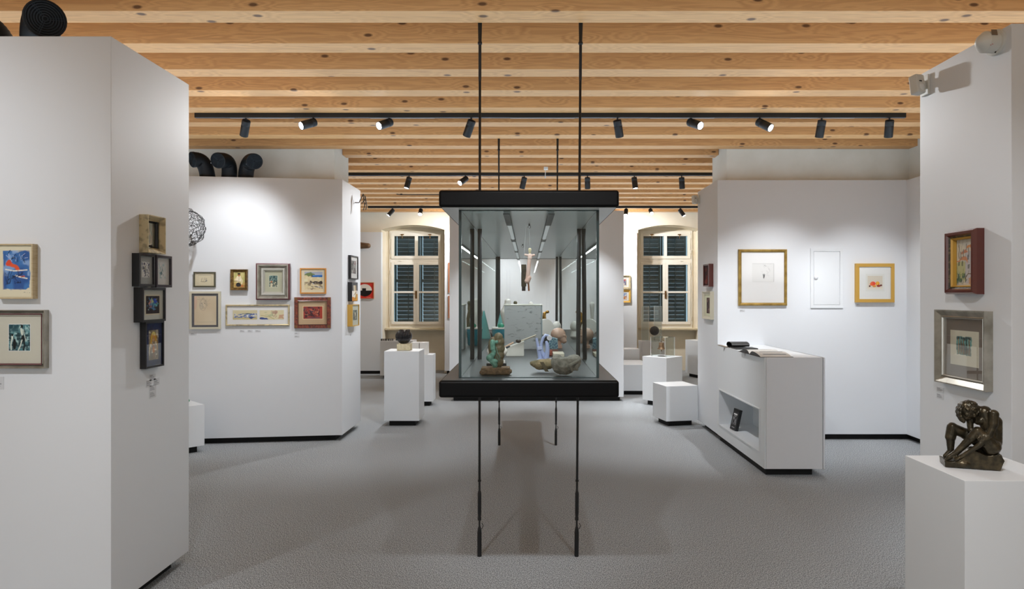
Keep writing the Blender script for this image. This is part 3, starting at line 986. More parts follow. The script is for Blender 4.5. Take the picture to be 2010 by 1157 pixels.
def picture(label, pl, x0, x1, yt, yb, rings, mount, art, d=0.02, yref=None, glass=True, artrect=None, liner=None,
            group=None, shape=None, back=0.004):
    """x0,x1 outer front edges in pixels; yt,yb top and bottom at pixel column yref; rings = [(prof, material, name)]"""
    a0, _ = pl.hit(x0, 578, d); a1, _ = pl.hit(x1, 578, d)
    yref = x0 if yref is None else yref
    _, zt = pl.hit(yref, yt, d); _, zb = pl.hit(yref, yb, d)
    am = (a0 + a1) / 2
    base = pl.p + pl.u * am + Vector((0, 0, zb))
    t = thing('framed_picture', label, 'picture', base, group)
    w = a1 - a0; h = zt - zb
    off = 0.0
    for prof, m_, nm in rings:
        mb = ring(MB(), pl, a0 + off, a1 - off, zb + off, zt - off, [(i, q) for i, q in prof])
        mb.build(nm, m_, t, smooth=25)
        off += prof[-1][0]
    ia0, ia1, iz0, iz1 = a0 + off, a1 - off, zb + off, zt - off
    hb = rings[-1][0][-1][1]
    hm = max(hb - 0.002, back)
    slab(MB(), pl, ia0 - 0.004, ia1 + 0.004, iz0 - 0.004, iz1 + 0.004, 0.0, hm).build('mount' if mount else 'backing', mount or MATS['black_frame'], t)
    arts = art if isinstance(art, list) else [art]
    rects = artrect if isinstance(artrect, list) else [artrect or (0, 0, 1, 1)]
    iw, ih = ia1 - ia0, iz1 - iz0
    for ai, (pa, r) in enumerate(zip(arts, rects)):
        O = pl.p + pl.u * (ia0 + iw * r[0]) + Vector((0, 0, iz0 + ih * r[1])) + pl.n * (hm + 0.0009 + 0.0005 * ai)
        sheet('artwork', pa, O, pl.u * (iw * (r[2] - r[0])), Vector((0, 0, ih * (r[3] - r[1]))), t)
        if liner:
            e = liner[1]
            slab(MB(), pl, ia0 + iw * r[0] - e, ia0 + iw * r[2] + e, iz0 + ih * r[1] - e, iz0 + ih * r[3] + e, hm, hm + 0.0006).build('inner_border', liner[0], t)
    if glass:
        slab(MB(), pl, ia0 - 0.001, ia1 + 0.001, iz0 - 0.001, iz1 + 0.001, hb + 0.0015, hb + 0.0025).build('glazing', PICGLASS, t)
    return t


BLK = mat('black_frame', '#17171a', 0.4)
PLUM = mat('dark_plum_frame', '#2e2630', 0.45)
BLOND = mat('blond_wood_frame', '#cbb893', 0.5, vary=(30, '#b9a279', .4, .7, (1, 1, 6)))
SILV = mat('silver_leaf_frame', '#b5b1a6', 0.32, metal=0.55, vary=(14, '#8d897d', .35, .7))
SILV2 = mat('bright_silver_leaf', '#c9c7bf', 0.28, metal=0.6)
CREAMG = mat('champagne_gilt_frame', '#cfc09a', 0.38, metal=0.35, vary=(25, '#a3977b', .5, .62))
GOLD = mat('gold_leaf_frame', '#b99a54', 0.3, metal=0.65, vary=(18, '#94763a', .4, .7))
GOLDM = mat('matt_gold_frame', '#cda24a', 0.5, metal=0.15)
BURL = mat('red_burl_veneer', '#8c3f22', 0.3, vary=(60, '#4e1d10', .4, .62), coat=0.4)
OLIVE = mat('dark_olive_frame', '#4f4c3a', 0.4)
GILT = mat('dark_gilt_frame', '#8a6c3a', 0.4, metal=0.4, vary=(40, '#5a4424', .4, .6))
MAHOG = mat('mahogany_frame', '#5a2318', 0.3, coat=0.5)
ORANGEW = mat('orange_pine_frame', '#cf8f40', 0.45)
CREAMF = mat('cream_painted_frame', '#cfcab6', 0.5)
MAROON = mat('maroon_frame_edge', '#5d2a30', 0.4)
M_WHITE = mat('white_mount', '#dcdcd8', 0.8)
M_CREAM = mat('cream_mount', '#d2c9b0', 0.8)
M_GREY = mat('charcoal_mount', '#54555a', 0.8)
M_LGREY = mat('pale_grey_mount', '#a3a6a6', 0.8)
M_TAUPE = mat('taupe_mount', '#7a6f66', 0.8)
M_BLUE = mat('dark_blue_mount', '#2b3865', 0.8, vary=(30, '#222c54', .4, .6))
M_BEIGE = mat('beige_mount', '#b8a080', 0.8)
M_SAGE = mat('sage_mount', '#a5a690', 0.8)


def prof(w, d, kind='flat'):
    if kind == 'flat':
        return [(0, 0), (0, d), (w, d), (w, d - min(.008, d * .5))]
    if kind == 'slope':
        return [(0, 0), (0, d), (w * .18, d), (w * .85, d * .55), (w, d * .6), (w, d * .6 - .005)]
    if kind == 'round':
        return [(0, 0), (0, d * .6), (w * .2, d * .93), (w * .5, d), (w * .8, d * .9), (w, d * .65), (w, d * .65 - .005)]
    return [(0, 0), (0, d), (w, d), (w, d * .4)]


# --- near left wall, facing the camera
p = Paint(90, 120, '#cdc6ae', 3)
p.ell(.53, .52, .42, .40, '#3d6ea8', wob=.10, soft=.08).rect(.14, .16, .92, .90, '#3d6ea8', wob=.05)
p.noise(6, '#2a4a86', .45, .8, .8, (.12, .14, .93, .92)).noise(9, '#86a2c8', .6, .85, .8, (.12, .4, .93, .92))
p.ell(.42, .60, .22, .065, '#cf5533', wob=.10, rot=-.25).ell(.30, .66, .09, .06, '#c9472b', wob=.05).ell(.70, .40, .12, .03, '#cf5f3a', wob=.1)
p.line([(.2, .54), (.45, .51), (.85, .53)], .02, '#e9dfd0').line([(.5, .42), (.62, .39), (.85, .36)], .02, '#e9dfd0')
p.strokes(26, (.2, .22, .7, .42), ['#15182a', '#1c2340'], .014, (.04, .14), (-1, 2.2)).strokes(22, (.18, .68, .85, .86), ['#131627', '#27305a', '#b8c4dd'], .012, (.03, .1), (-1.5, 1.5))
p.strokes(5, (.62, .07, .9, .09), ['#555'*1 + '555'], .004, (.05, .1), (-.2, .2))
picture('blue watercolour with an orange boat in a deep blond box frame, left edge of view', PA, -9, 64, 479, 587,
        [(prof(.006, .032), BLOND, 'frame')], mat('paper_sheet', '#cdc6ae', .8), p, d=.032, artrect=(0.02, 0.02, .98, .98))
p = Paint(110, 100, '#4d7a80', 5)
p.noise(7, '#16282e', .42, .62, .9).noise(14, '#9fc0bf', .62, .75, .8).noise(5, '#1d343c', .5, .8, .6)
for i in range(16):
    yy = .1 + i * .05
    p.line([(0, yy), (.5, yy + R.uniform(-.03, .03)), (1, yy)], .007, R.choice(['#8fb2b4', '#1b3339', '#20444c']), .7, wob=.04)
p.rect(0, .72, .45, .98, '#1c4550', .7, wob=.1)
p.ell(.62, .93, .055, .06, '#0e1416').ell(.61, .72, .06, .17, '#c3cbc0', rot=.25).ell(.66, .45, .09, .16, '#10181b', rot=-.2).line([(.62, .4), (.55, .2), (.45, .02)], .035, '#c0c8bd')
p.line([(.72, .4), (.74, .2), (.7, .03)], .045, '#11191c').line([(.68, .8), (.75, .55), (.8, .4)], .02, '#c3cbc0')
p.ell(.16, .5, .05, .1, '#c9d0c6').line([(.15, .45), (.1, .25), (.12, .05)], .04, '#bcc6bd').ell(.27, .25, .08, .22, '#0d1315').ell(.17, .6, .045, .05, '#0c1214')
picture('silver stepped frame with a teal print of two bathers, lower left edge of view', PA, -27, 87, 609, 724,
        [(prof(.016, .03, 'slope'), SILV, 'frame'), ([(0, .024), (.005, .022), (.006, .012)], MAROON, 'inner_fillet')],
        mat('linen_mount', '#b9b7aa', .85), p, d=.03, artrect=(.30, .26, .74, .80), liner=(M_WHITE, .002))

# --- near left wall, end face: column of pictures
p = Paint(50, 80, '#4a5358', 11)
p.noise(4, '#2b3a44', .4, .7, .8).noise(6, '#7c5a52', .55, .8, .7)
p.line([(.1, .45), (.38, .8), (.62, .45)], .05, '#9c6a5c').rect(.05, .05, .5, .5, '#3f5560', .6, wob=.1).rect(.55, .1, .9, .45, '#643f42', .6, wob=.1)
p.line([(.6, .5), (.78, .85)], .02, '#8a9090').line([(.1, .04), (.5, .02), (.7, .04)], .02, '#dcdcd6')
picture('small champagne gilt frame at the top of the column on the near left wall', PAS, 291, 325.5, 421, 496,
        [(prof(.026, .045, 'slope'), CREAMG, 'frame'), ([(0, .02), (.004, .018), (.009, .010)], BLK, 'inner_frame')], BLK, p, d=.045, artrect=(.0, .06, .86, 1))
p = Paint(50, 70, '#d8d8d2', 12)
p.noise(7, '#26283a', .42, .6, .85, (.08, .05, .95, .95)).noise(10, '#e6e6e0', .5, .7, .9).noise(12, '#4a5580', .6, .75, .8).ell(.45, .6, .1, .2, '#8f887a', .7, wob=.1)
p.strokes(14, (.1, .1, .8, .9), ['#15161f', '#2a3050'], .02, (.05, .2), (0, 3.1))
picture('black framed ink abstract on grey mount, left one of the pair', PAS, 275, 306.5, 497, 562.5,
        [(prof(.012, .036), BLK, 'frame')], M_LGREY, p, d=.04, artrect=(.22, .24, .80, .80), yref=275)
p = Paint(50, 70, '#d9dad6', 13)
p.noise(6, '#8fb0b8', .5, .8, .7).strokes(20, (.1, .1, .7, .6), ['#2c4a5a', '#557f8c', '#1a2c3a'], .016, (.08, .3), (.6, 2.4)).ell(.35, .3, .16, .12, '#355a68', .7, wob=.2)
picture('plum framed pale blue ink abstract, right one of the pair', PAS, 308, 338.5, 500.5, 564,
        [(prof(.013, .028), PLUM, 'frame')], M_WHITE, p, d=.03, artrect=(.22, .24, .76, .82), yref=308)
p = Paint(80, 80, '#2b2123', 14)
p.ell(.47, .55, .34, .32, '#4f7fa8', wob=.35).noise(6, '#b86f66', .5, .7, .9, (.2, .35, .6, .8)).noise(7, '#2b2123', .55, .7, .9)
p.ell(.66, .74, .16, .13, '#2f4fae', wob=.2).ell(.72, .5, .15, .12, '#4fa3ac', wob=.2).ell(.42, .7, .06, .16, '#b5c08a', wob=.2).ell(.25, .6, .08, .14, '#c08a80', wob=.2)
p.strokes(16, (.2, .25, .8, .8), ['#11131a', '#c9d6de', '#1d1a22'], .012, (.06, .2), (0, 3.1)).ell(.2, .22, .06, .03, '#9fc4cc', wob=.1)
q = Paint(8, 8, '#d5cfbc', 1)
picture('square black box frame with a small bright abstract, below the pair', PAS, 284.5, 329.5, 565, 633.5,
        [(prof(.011, .045), BLK, 'frame')], mat('soft_white_mount', '#c6c8c0', .8), p, d=.055, artrect=(.17, .2, .82, .80), liner=(M_CREAM, .006), yref=284.5)
p = Paint(60, 110, '#8b8071', 15)
p.noise(5, '#6e6558', .4, .7, .7)
p.ell(.5, .72, .38, .24, '#c8962f', wob=.06).ell(.5, .62, .16, .18, '#8b8071', wob=.05).line([(.3, .8), (.15, .55), (.12, .3)], .05, '#c7a34a', wob=.05).line([(.7, .8), (.86, .6), (.88, .35)], .05, '#b98a38', wob=.05)
p.ell(.5, .88, .2, .08, '#e0c67a', wob=.05).ell(.5, .72, .07, .14, '#c98a4a').ell(.5, .33, .17, .13, '#b8763c', wob=.04).ell(.5, .47, .08, .06, '#a8683a').line([(.45, .22), (.43, .05)], .03, '#8a5a3a').line([(.57, .22), (.58, .05)], .03, '#8a5a3a')
p.line([(.3, .9), (.5, .96), (.7, .9), (.8, .7)], .012, '#1c1a18', wob=.05).line([(.35, .3), (.4, .42), (.5, .5), (.62, .42), (.66, .3), (.5, .2), (.36, .3)], .01, '#2a1d14').line([(.2, .85), (.1, .5)], .01, '#241f1a', wob=.05).line([(.8, .85), (.92, .5)], .01, '#241f1a', wob=.05).noise(12, '#d9d2c0', .72, .8, .8)
picture('tall black frame with dark blue mount and yellow guitar figure, bottom of the column', PAS, 286.5, 322.5, 633, 725,
        [(prof(.008, .03), BLK, 'frame')], M_BLUE, p, d=.03, artrect=(.22, .14, .80, .84), yref=286.5)

# --- mid left wall, front
p = Paint(70, 46, '#cdc4aa', 21)
p.line([(.14, .1), (.86, .1), (.86, .85), (.14, .85), (.14, .1)], .006, '#8a8474').ell(.42, .32, .18, .05, '#8d836c', .7, wob=.1)
for i, xx in enumerate((.33, .38, .45, .5, .56, .6)):
    p.line([(xx, .32), (xx + .01, .68 - .03 * (i % 3))], .006, '#857c68').line([(xx - .03, .5), (xx + .03, .52)], .005, '#968d78')
p.ell(.6, .38, .05, .07, '#5f6a70', .8, wob=.1)
picture('olive framed small drawing of a sailing ship, left on the mid wall', PBF, 379.5, 422.5, 534, 564,
        [(prof(.013, .02), OLIVE, 'frame')], M_CREAM, p, d=.02, artrect=(.02, .04, .98, .96))
p = Paint(60, 84, '#a9a468', 22)
p.noise(4, '#c2b57e', .4, .7, .7).rect(0, .0, 1, .3, '#b08a52', .7, wob=.1).ell(.58, .1, .5, .1, '#8e6b3a', .7)
p.ell(.45, .55, .27, .24, '#d9cfb4', wob=.05).line([(.3, .65), (.15, .5), (.2, .42)], .07, '#d3c4a4').line([(.6, .65), (.75, .45), (.7, .25)], .07, '#cdbf9f')
p.ell(.47, .8, .11, .1, '#a86a42').ell(.47, .88, .14, .06, '#2e2a22').ell(.42, .18, .25, .14, '#27262a', wob=.04).line([(.02, .42), (.3, .42), (.55, .38)], .03, '#6b4326').ell(.75, .1, .08, .07, '#b0603e').line([(.47, .7), (.47, .45)], .02, '#8c5a3c')
picture('deep gilt frame with a painting of a boy holding a tray', PBF, 452, 485, 529, 570,
        [(prof(.026, .04, 'slope'), GILT, 'frame')], BLK, p, d=.04, glass=False, artrect=(0, 0, 1, 1))
p = Paint(56, 78, '#5f7c78', 23)
p.noise(6, '#3b5254', .4, .65, .9).noise(9, '#9bb0a4', .6, .8, .8, (0, .55, 1, 1)).rect(.0, .0, 1, .5, '#6a6a5a', .5, wob=.1)
p.ell(.25, .45, .16, .07, '#a8633f', wob=.1).ell(.3, .25, .2, .06, '#3d4560', wob=.1).noise(11, '#c9c3a8', .62, .75, .9, (0, 0, 1, .5)).strokes(10, (.5, .4, .9, .5), ['#2a3b40'], .012, (.1, .2), (1.3, 1.8)).strokes(12, (.05, .05, .95, .5), ['#2b3134', '#b9a582'], .01, (.05, .15), (-.4, .4))
picture('large stepped silver frame with maroon edge and a tiny harbour painting', PBF, 502, 568, 517, 589,
        [([(0, 0), (0, .045), (.012, .05), (.012, .05)], MAROON, 'outer_edge'), ([(0, .05), (.012, .05), (.03, .02), (.035, .02)], SILV, 'frame'),
         ([(0, .02), (.004, .034), (.016, .034), (.03, .018), (.034, .012)], SILV2, 'inner_moulding')],
        M_SAGE, p, d=.05, artrect=(.24, .24, .74, .80), liner=(mat('pale_bevel', '#c9c9b5', .7), .003))
p = Paint(80, 80, '#cfc19a', 24)
p.rect(0, .82, 1, 1, '#a7abb8', wob=.03).ell(.3, .83, .32, .1, '#6f8054', wob=.1).rect(.42, .7, 1, .82, '#1f66b8', wob=.03).line([(.45, .8), (1, .82)], .012, '#8fb4dc').noise(8, '#e0d6b8', .5, .75, .8, (0, .45, 1, .72))
p.rect(.3, .35, 1, .47, '#4b4541', wob=.14).ell(.75, .38, .3, .08, '#3c3736', wob=.1).noise(7, '#7d6c58', .5, .75, .8, (0, 0, 1, .42)).line([(.45, .34), (.65, .22), (.95, .12)], .03, '#aab0be', wob=.05).noise(10, '#dccfa8', .6, .75, .8, (0, 0, 1, .3)).ell(.65, .14, .14, .04, '#5a5a66', .8, wob=.1)
p.strokes(18, (.02, .04, .9, .4), ['#564a3e', '#8a7a60', '#e8dfc4'], .008, (.06, .2), (-.4, .5)).line([(.4, .82), (.46, .76), (.36, .72)], .02, '#4a4a3a')
picture('orange pine frame with a beach watercolour and blue sea', PBF, 588.5, 640, 526.5, 577,
        [(prof(.013, .022), ORANGEW, 'frame')], M_CREAM, p, d=.022, artrect=(.13, .12, .90, .90), yref=588.5)
p = Paint(90, 110, '#c3b49a', 25)
p.noise(3, '#cbbfa8', .3, .7, .6).rect(0, .55, .1, .95, '#c59a8a', .4, wob=.1)
for i in range(3):
    e = [(.40 + (.13 + .015 * i) * math.cos(t), .70 + (.19 + .02 * i) * math.sin(t)) for t in np.linspace(0, 6.3, 22)]
    p.line(e, .005, '#9a8c78', .6, wob=.05)
p.strokes(46, (.22, .55, .62, .94), ['#8f8676', '#a39784', '#7f776a'], .006, (.04, .16), (0, 3.1), .55).ell(.34, .74, .03, .015, '#6f675a', .8).ell(.47, .74, .03, .015, '#6f675a', .8).line([(.40, .72), (.38, .64), (.42, .63)], .005, '#7c7264').line([(.35, .58), (.42, .575), (.46, .59)], .006, '#8a6f64').ell(.32, .66, .1, .14, '#a9a092', .35)
p.line([(.1, .1), (.9, .1)], .004, '#9f927c', .6)
picture('cream frame with charcoal mount and faint pencil portrait, bottom left on mid wall', PBF, 371.5, 432.5, 572.5, 646.5,
        [(prof(.021, .026), CREAMF, 'frame')], M_GREY, p, d=.026, artrect=(.09, .06, .92, .93), yref=432)
p1 = Paint(80, 34, '#c7bf9f', 26)
p1.rect(0, 0, 1, .3, '#b9ad80', .8, wob=.1).noise(12, '#5a6ea0', .45, .62, .95, (.06, .2, 1, .66)).noise(20, '#d3d7dc', .6, .75, .8, (.06, .25, 1, .66)).line([(.38, .62), (.55, .66), (.75, .63)], .014, '#5b6650', wob=.03).ell(.75, .2, .12, .14, '#33467a', wob=.1)
p2_ = Paint(80, 34, '#cdc5a4', 27)
p2_.ell(.1, .1, .2, .12, '#3d4f86', wob=.2).noise(8, '#a9b08c', .5, .75, .8, (.2, .3, .6, .8)).ell(.62, .8, .16, .18, '#a4806f', .8, wob=.2).strokes(14, (.5, .2, .75, .8), ['#a07a68', '#8a6657'], .008, (.1, .3), (1.2, 1.9)).rect(.78, .1, 1, .5, '#b88a72', .8, wob=.15).line([(.05, .45), (.4, .3), (.6, .05)], .02, '#b4a878')
picture('long gilt frame holding two landscape strips side by side', PBF, 442, 568, 598.5, 640.5,
        [(prof(.016, .024, 'round'), CREAMG, 'frame')], M_WHITE, [p1, p2_], d=.024, artrect=[(.09, .26, .49, .78), (.53, .26, .93, .78)], yref=442)
p = Paint(80, 52, '#9b3f38', 28)
p.noise(7, '#3c2b33', .45, .6, .9, (.0, .05, .85, .98)).noise(9, '#5a4a58', .5, .7, .7, (0, .5, .7, 1)).noise(12, '#b9674f', .58, .72, .9, (.05, .2, .8, .8)).strokes(34, (.05, .15, .8, .7), ['#24181c', '#a9553f', '#5d2a2c', '#c08a6a'], .012, (.08, .25), (1.2, 1.9)).rect(.2, .02, .9, .12, '#6a5058', .7, wob=.1).ell(.9, .88, .04, .07, '#3a1a1a').rect(.86, 0, 1, 1, '#a8402f', .7, wob=.05)
t = picture('red burl veneer frame with brass corners and a dark red village scene', PBF, 577.5, 649, 584, 645,
            [(prof(.032, .024), BURL, 'frame'), ([(0, .024), (.006, .027), (.007, .02), (.007, .01)], MAHOG, 'inner_edge')], M_BEIGE, p, d=.024,
            artrect=(.17, .24, .84, .77), liner=(mat('ivory_border', '#d8c39c', .7), .006), yref=577.5)
a0, _ = PBF.hit(577.5, 600, .024); a1, _ = PBF.hit(649, 600, .024); _, zt = PBF.hit(577.5, 584, .024); _, zb = PBF.hit(577.5, 645, .024)
for (aa, zz) in ((a0 + .005, zb + .005), (a1 - .029, zb + .005), (a0 + .005, zt - .029), (a1 - .029, zt - .029)):
    c = slab(MB(), PBF, aa, aa + .024, zz, zz + .024, .0235, .0258).build('corner_plate', BRASS, t, bevel=.001)

# --- mid left wall, end face
p = Paint(40, 60, '#8f9290', 31)
p.noise(6, '#3d4244', .45, .65, .9).line([(.2, .1), (.5, .5), (.7, .95)], .07, '#b9b3b4', wob=.1).noise(8, '#7a4a50', .66, .8, .8).line([(.1, .3), (.4, .4), (.8, .2)], .05, '#2e3336', wob=.1)
picture('black framed grey print with wide white mount, top of three', PBS, 689, 703.5, 501, 548, [(prof(.012, .03), BLK, 'frame')], M_WHITE, p, d=.03, artrect=(.14, .22, .82, .82), yref=689)
p = Paint(50, 60, '#4a4a4c', 32)
p.rect(0, 0, 1, .55, '#c9c7c2', wob=.05).rect(0, 0, 1, .22, '#b57a36', wob=.1).rect(.55, .02, 1, .4, '#b9862f', .9, wob=.1)
for xx, cc in ((.3, '#cfc4ae'), (.42, '#dcd3be'), (.55, '#c6b08c'), (.68, '#a88a5c')):
    p.line([(xx + .08, .2), (xx + .05, .5), (xx, .82)], .05, cc)
p.line([(.62, .12), (.72, .35)], .05, '#4e5a34').line([(.3, .3), (.75, .5)], .025, '#262220')
picture('unframed dark edged canvas of pale bottles, middle of three', PBS, 691, 702, 554.5, 591.5, [([(0, 0), (0, .045), (.001, .046), (.001, .044)], BLK, 'canvas_edge')], BLK, p, d=.045, glass=False, yref=691, back=.044)
p = Paint(40, 60, '#4c5450', 33)
p.noise(5, '#8a948a', .5, .8, .8).ell(.5, .6, .16, .2, '#d9d5c2', wob=.1).line([(.5, .5), (.55, .15)], .08, '#cfcbb8').line([(.35, .75), (.4, .3)], .03, '#1e2422').line([(.66, .8), (.7, .3)], .03, '#1e2422')
picture('yellow wood box frame with small grey print, bottom of three', PBS, 692, 705.5, 598.5, 641.5, [(prof(.008, .055), ORANGEW if False else GOLDM, 'frame')], mat('pale_sage_mount', '#c3c6ba', .8), p, d=.055, artrect=(.2, .26, .78, .76), yref=692)

# --- far walls
p = Paint(90, 66, '#c3362b', 41)
p.ell(.60, .52, .33, .40, '#d5cfc8', soft=.03).rect(.0, .0, 1, .0, '#c3362b')
k = ((p.u - .60) / .33) ** 2 + ((p.v - .52) / .40) ** 2 < 1
p.mixin((k & (p.v < .50)) * 1.0, '#1d1a1b').mixin(((p.u > .48) & (p.u < .66) & (p.v > .45) & (p.v < .66)) * 1.0, '#1d1a1b')
p.strokes(6, (.66, .06, .9, .07), ['#d9b0a8'], .006, (.03, .05), (-.1, .1))
picture('red picture with a black and white half disc on the far left wall', PG, 689, 734, 554.5, 587, [(prof(.01, .025), mat('pale_wood_edge', '#c79a78', .5), 'frame')], BLK, p, d=.025, glass=False)
p = Paint(40, 44, '#c4bca8', 42)
p.rect(.1, .1, .9, .9, '#c9c4ba').noise(6, '#a4333c', .5, .65, .9, (.3, .1, .85, .9)).noise(7, '#4d5a7a', .6, .7, .8, (.2, .1, .9, .9))
picture('champagne framed red toned picture beside the right window, upper one', PG, 1207, 1238, 541, 567.5, [(prof(.035, .03, 'slope'), CREAMG, 'frame')], M_WHITE, p, d=.03, artrect=(.2, .12, .85, .88))
p = Paint(40, 44, '#7f8fae', 43)
p.rect(0, 0, 1, .5, '#b9793a', .9, wob=.1).noise(6, '#2f4f8f', .5, .7, .9, (0, .35, 1, .8)).noise(7, '#d9d3c4', .6, .75, .8)
picture('gold framed blue and orange picture beside the right window, lower one', PG, 1207, 1238, 569.5, 594.5, [(prof(.035, .03, 'slope'), GOLDM, 'frame')], M_WHITE, p, d=.03, artrect=(.2, .14, .85, .86))
for (yt, yb, lab, cc) in ((516, 575, 'brown edged picture half hidden behind the bare wall, upper one', '#7a6a66'), (581, 625, 'brown edged picture half hidden behind the bare wall, lower one', '#9c5b40')):
    p = Paint(20, 20, cc, 44); p.noise(4, '#d8b090', .5, .7, .6)
    picture(lab, PG, 880, 913, yt, yb, [(prof(.02, .02), mat('terracotta_frame', '#b56f4a', .5), 'frame')], M_CREAM, p, d=.02, artrect=(.1, .1, .9, .9))

# --- mid right wall
p = Paint(100, 90, '#cfcfce', 51)
p.line([(.02, .02), (.98, .02)], .003, '#bdbdbc').line([(.98, .02), (.98, .98)], .005, '#8f9090').line([(.02, .98), (.98, .98)], .004, '#a5a6a6')
p.strokes(26, (.48, .3, .8, .92), ['#a9a9a8', '#b8b8b7', '#8d8d8c'], .004, (.05, .2), (.3, 2.6), .6)
p.strokes(22, (.5, .2, .56, .34), ['#3a3a3a', '#5a5a5a'], .006, (.03, .16), (1.2, 1.9), .8).ell(.53, .28, .025, .12, '#4a4a4a', .7, wob=.05)
p.strokes(4, (.55, .84, .66, .9), ['#777777'], .006, (.02, .04), (0, 3), .9)
picture('large thin gold frame with a faint pencil figure on white mount', PCF, 1450.5, 1546, 489.5, 600.5, [(prof(.03, .03, 'round'), GOLD, 'frame')], M_WHITE, p, d=.03, artrect=(.25, .41, .77, .78))
p = Paint(64, 60, '#c9c2b4', 52)
p.rect(0, 0, 1, .12, '#d3cdc0').ell(.36, .42, .19, .17, '#d8452f').ell(.67, .42, .14, .18, '#e5962c').ell(.24, .38, .1, .12, '#e06a3a', .8).line([(.66, .28), (.67, .58)], .02, '#f2c25a').ell(.45, .24, .13, .09, '#c98a3c').ell(.74, .26, .14, .09, '#8e2f24').ell(.14, .24, .06, .07, '#4a2a22').ell(.9, .3, .08, .07, '#5b2b25').ell(.3, .5, .07, .05, '#e8664a', .7)
picture('square gold frame with red and orange fruit, right of the access door', PCF, 1680.5, 1756, 517.5, 594, [(prof(.034, .035), GOLDM, 'frame')], mat('cool_white_mount', '#d3d6d3', .8), p, d=.035, artrect=(.27, .30, .74, .72), liner=(mat('plate_mark', '#cfd0cc', .8), .02))
p = Paint(40, 60, '#2b1210', 53)
p.noise(5, '#5a1f1a', .5, .75, .8).ell(.4, .2, .3, .15, '#7a2d22', .6, wob=.1)
picture('small red brown relief in wood frame on the end of the mid right wall', PCS, 1380, 1391, 518, 563, [(prof(.014, .05), MAHOG, 'frame')], BLK, p, d=.05, glass=False, yref=1391)
p = Paint(30, 60, '#4a3a38', 54)
p.noise(5, '#2a2020', .4, .7, .9).noise(8, '#7a6055', .6, .75, .8)
picture('narrow cream frame with a dark upright print, end of mid right wall', PCS, 1378, 1394, 572.5, 628, [(prof(.035, .04, 'slope'), CREAMF, 'frame')], mat('pale_green_mount', '#c5c7ae', .8), p, d=.04, artrect=(.28, .12, .74, .86), yref=1394, glass=False)
# flush access door
ad = thing('access_door', 'flush white square-edged access door between the two gold frames', 'access door', (PCF.p + PCF.u * PCF.hit(1622, 600)[0] + Vector((0, 0, PCF.hit(1622, 605)[1]))))
a0, zt = PCF.hit(1590.5, 488); a1, zb = PCF.hit(1654, 605)
ring(MB(), PCF, a0, a1, zb, zt, [(0, 0), (0, .012), (.03, .008), (.032, .002)]).build('frame', WHITE2, ad, smooth=25)
slab(MB(), PCF, a0 + .034, a1 - .034, zb + .034, zt - .034, 0, .006).build('door', WHITE2, ad, bevel=.002)
MB().lathe([(.02, 0), (.022, .006), (.014, .012), (.006, .014)], PCF.p + PCF.u * (a0 + .055) + Vector((0, 0, PCF.hit(1600, 545)[1])) + PCF.n * .006, PCF.n, 20).build('knob', WHITE2, ad, smooth=50)

# --- near right wall
p = Paint(90, 150, '#b9b7ae', 61)
p.noise(4, '#c9c3b2', .4, .7, .8).rect(.0, .1, .45, .5, '#b0b184', .9, wob=.06).rect(.45, .05, .78, .72, '#b3b1b4', .9, wob=.05).rect(.78, .3, 1, .85, '#c4b8a0', .9, wob=.05)
p.ell(.3, .55, .3, .05, '#c08a6a', wob=.12).ell(.8, .85, .3, .05, '#c48a5e', wob=.12, rot=.2).ell(.4, .7, .2, .04, '#b98068', wob=.1)
for (xx, ya, yb_) in ((.12, .6, .88), (.22, .55, .75), (.5, .75, .9), (.36, .6, .78), (.64, .6, .8), (.78, .85, .95)):
    p.rect(xx - .025, ya, xx + .025, yb_, '#7d7a74', .9, wob=.04)
for (xx, yy, cc) in ((.12, .42, '#6f7560'), (.3, .42, '#6f7560'), (.62, .36, '#6c6f70'), (.86, .58, '#c9a24a'), (.86, .75, '#8a7460'), (.6, .55, '#6c6f70')):
    p.rect(xx - .045, yy, xx + .045, yy + .1, cc, .9, wob=.03)
p.noise(9, '#4e6a52', .5, .68, .9, (0, 0, .42, .26)).strokes(40, (0, .0, .5, .25), ['#2e4536', '#5d7a8c', '#8a9a5a', '#3b4a5a'], .014, (.04, .12), (.5, 2.5)).line([(.45, .15), (.6, .25), (.8, .24), (1, .15)], .02, '#6a5a44').rect(.6, 0, 1, .18, '#b98a62', .8, wob=.08)
p.strokes(46, (.05, .25, .95, .95), ['#5c5650', '#7f786c', '#8a6a54', '#48545a'], .006, (.04, .16), (1.1, 2.0), .7)
t = picture('mahogany and gilt frame with a painting of tall town houses', PDS, 1852, 1911, 456.5, 578, [([(0, 0), (0, .035), (.008, .05), (.02, .05), (.026, .042)], MAHOG, 'frame'), ([(0, .042), (.008, .034)], mat('dark_marbled_band', '#3c372c', .4, vary=(60, '#6b5f44', .5, .6)), 'marbled_band'), ([(0, .034), (.003, .038), (.008, .030), (.009, .012)], GOLDM, 'gilt_slip')],
            BLK, p, d=.05, yref=1852, glass=False, artrect=(0, 0, 1, 1))
p = Paint(90, 100, '#3f6b66', 62)
p.c[:] = srgb('#cdc8b6')
p.rect(.06, .08, .95, .93, '#6fa09a', wob=.1).noise(6, '#3a4e50', .5, .7, .8, (.05, .06, .96, .95)).noise(9, '#86a59a', .6, .75, .8, (.08, .2, .94, .9))
for i in range(5):
    xx = .18 + i * .16
    p.ell(xx, .86, .07, .06, '#3f4a48', wob=.1).line([(xx, .8), (xx + R.uniform(-.04, .04), .45), (xx, .12)], .035, R.choice(['#24302f', '#80654c', '#a08a6c', '#1d2626'])).line([(xx + .04, .6), (xx + .05, .2)], .02, '#5a3d2c')
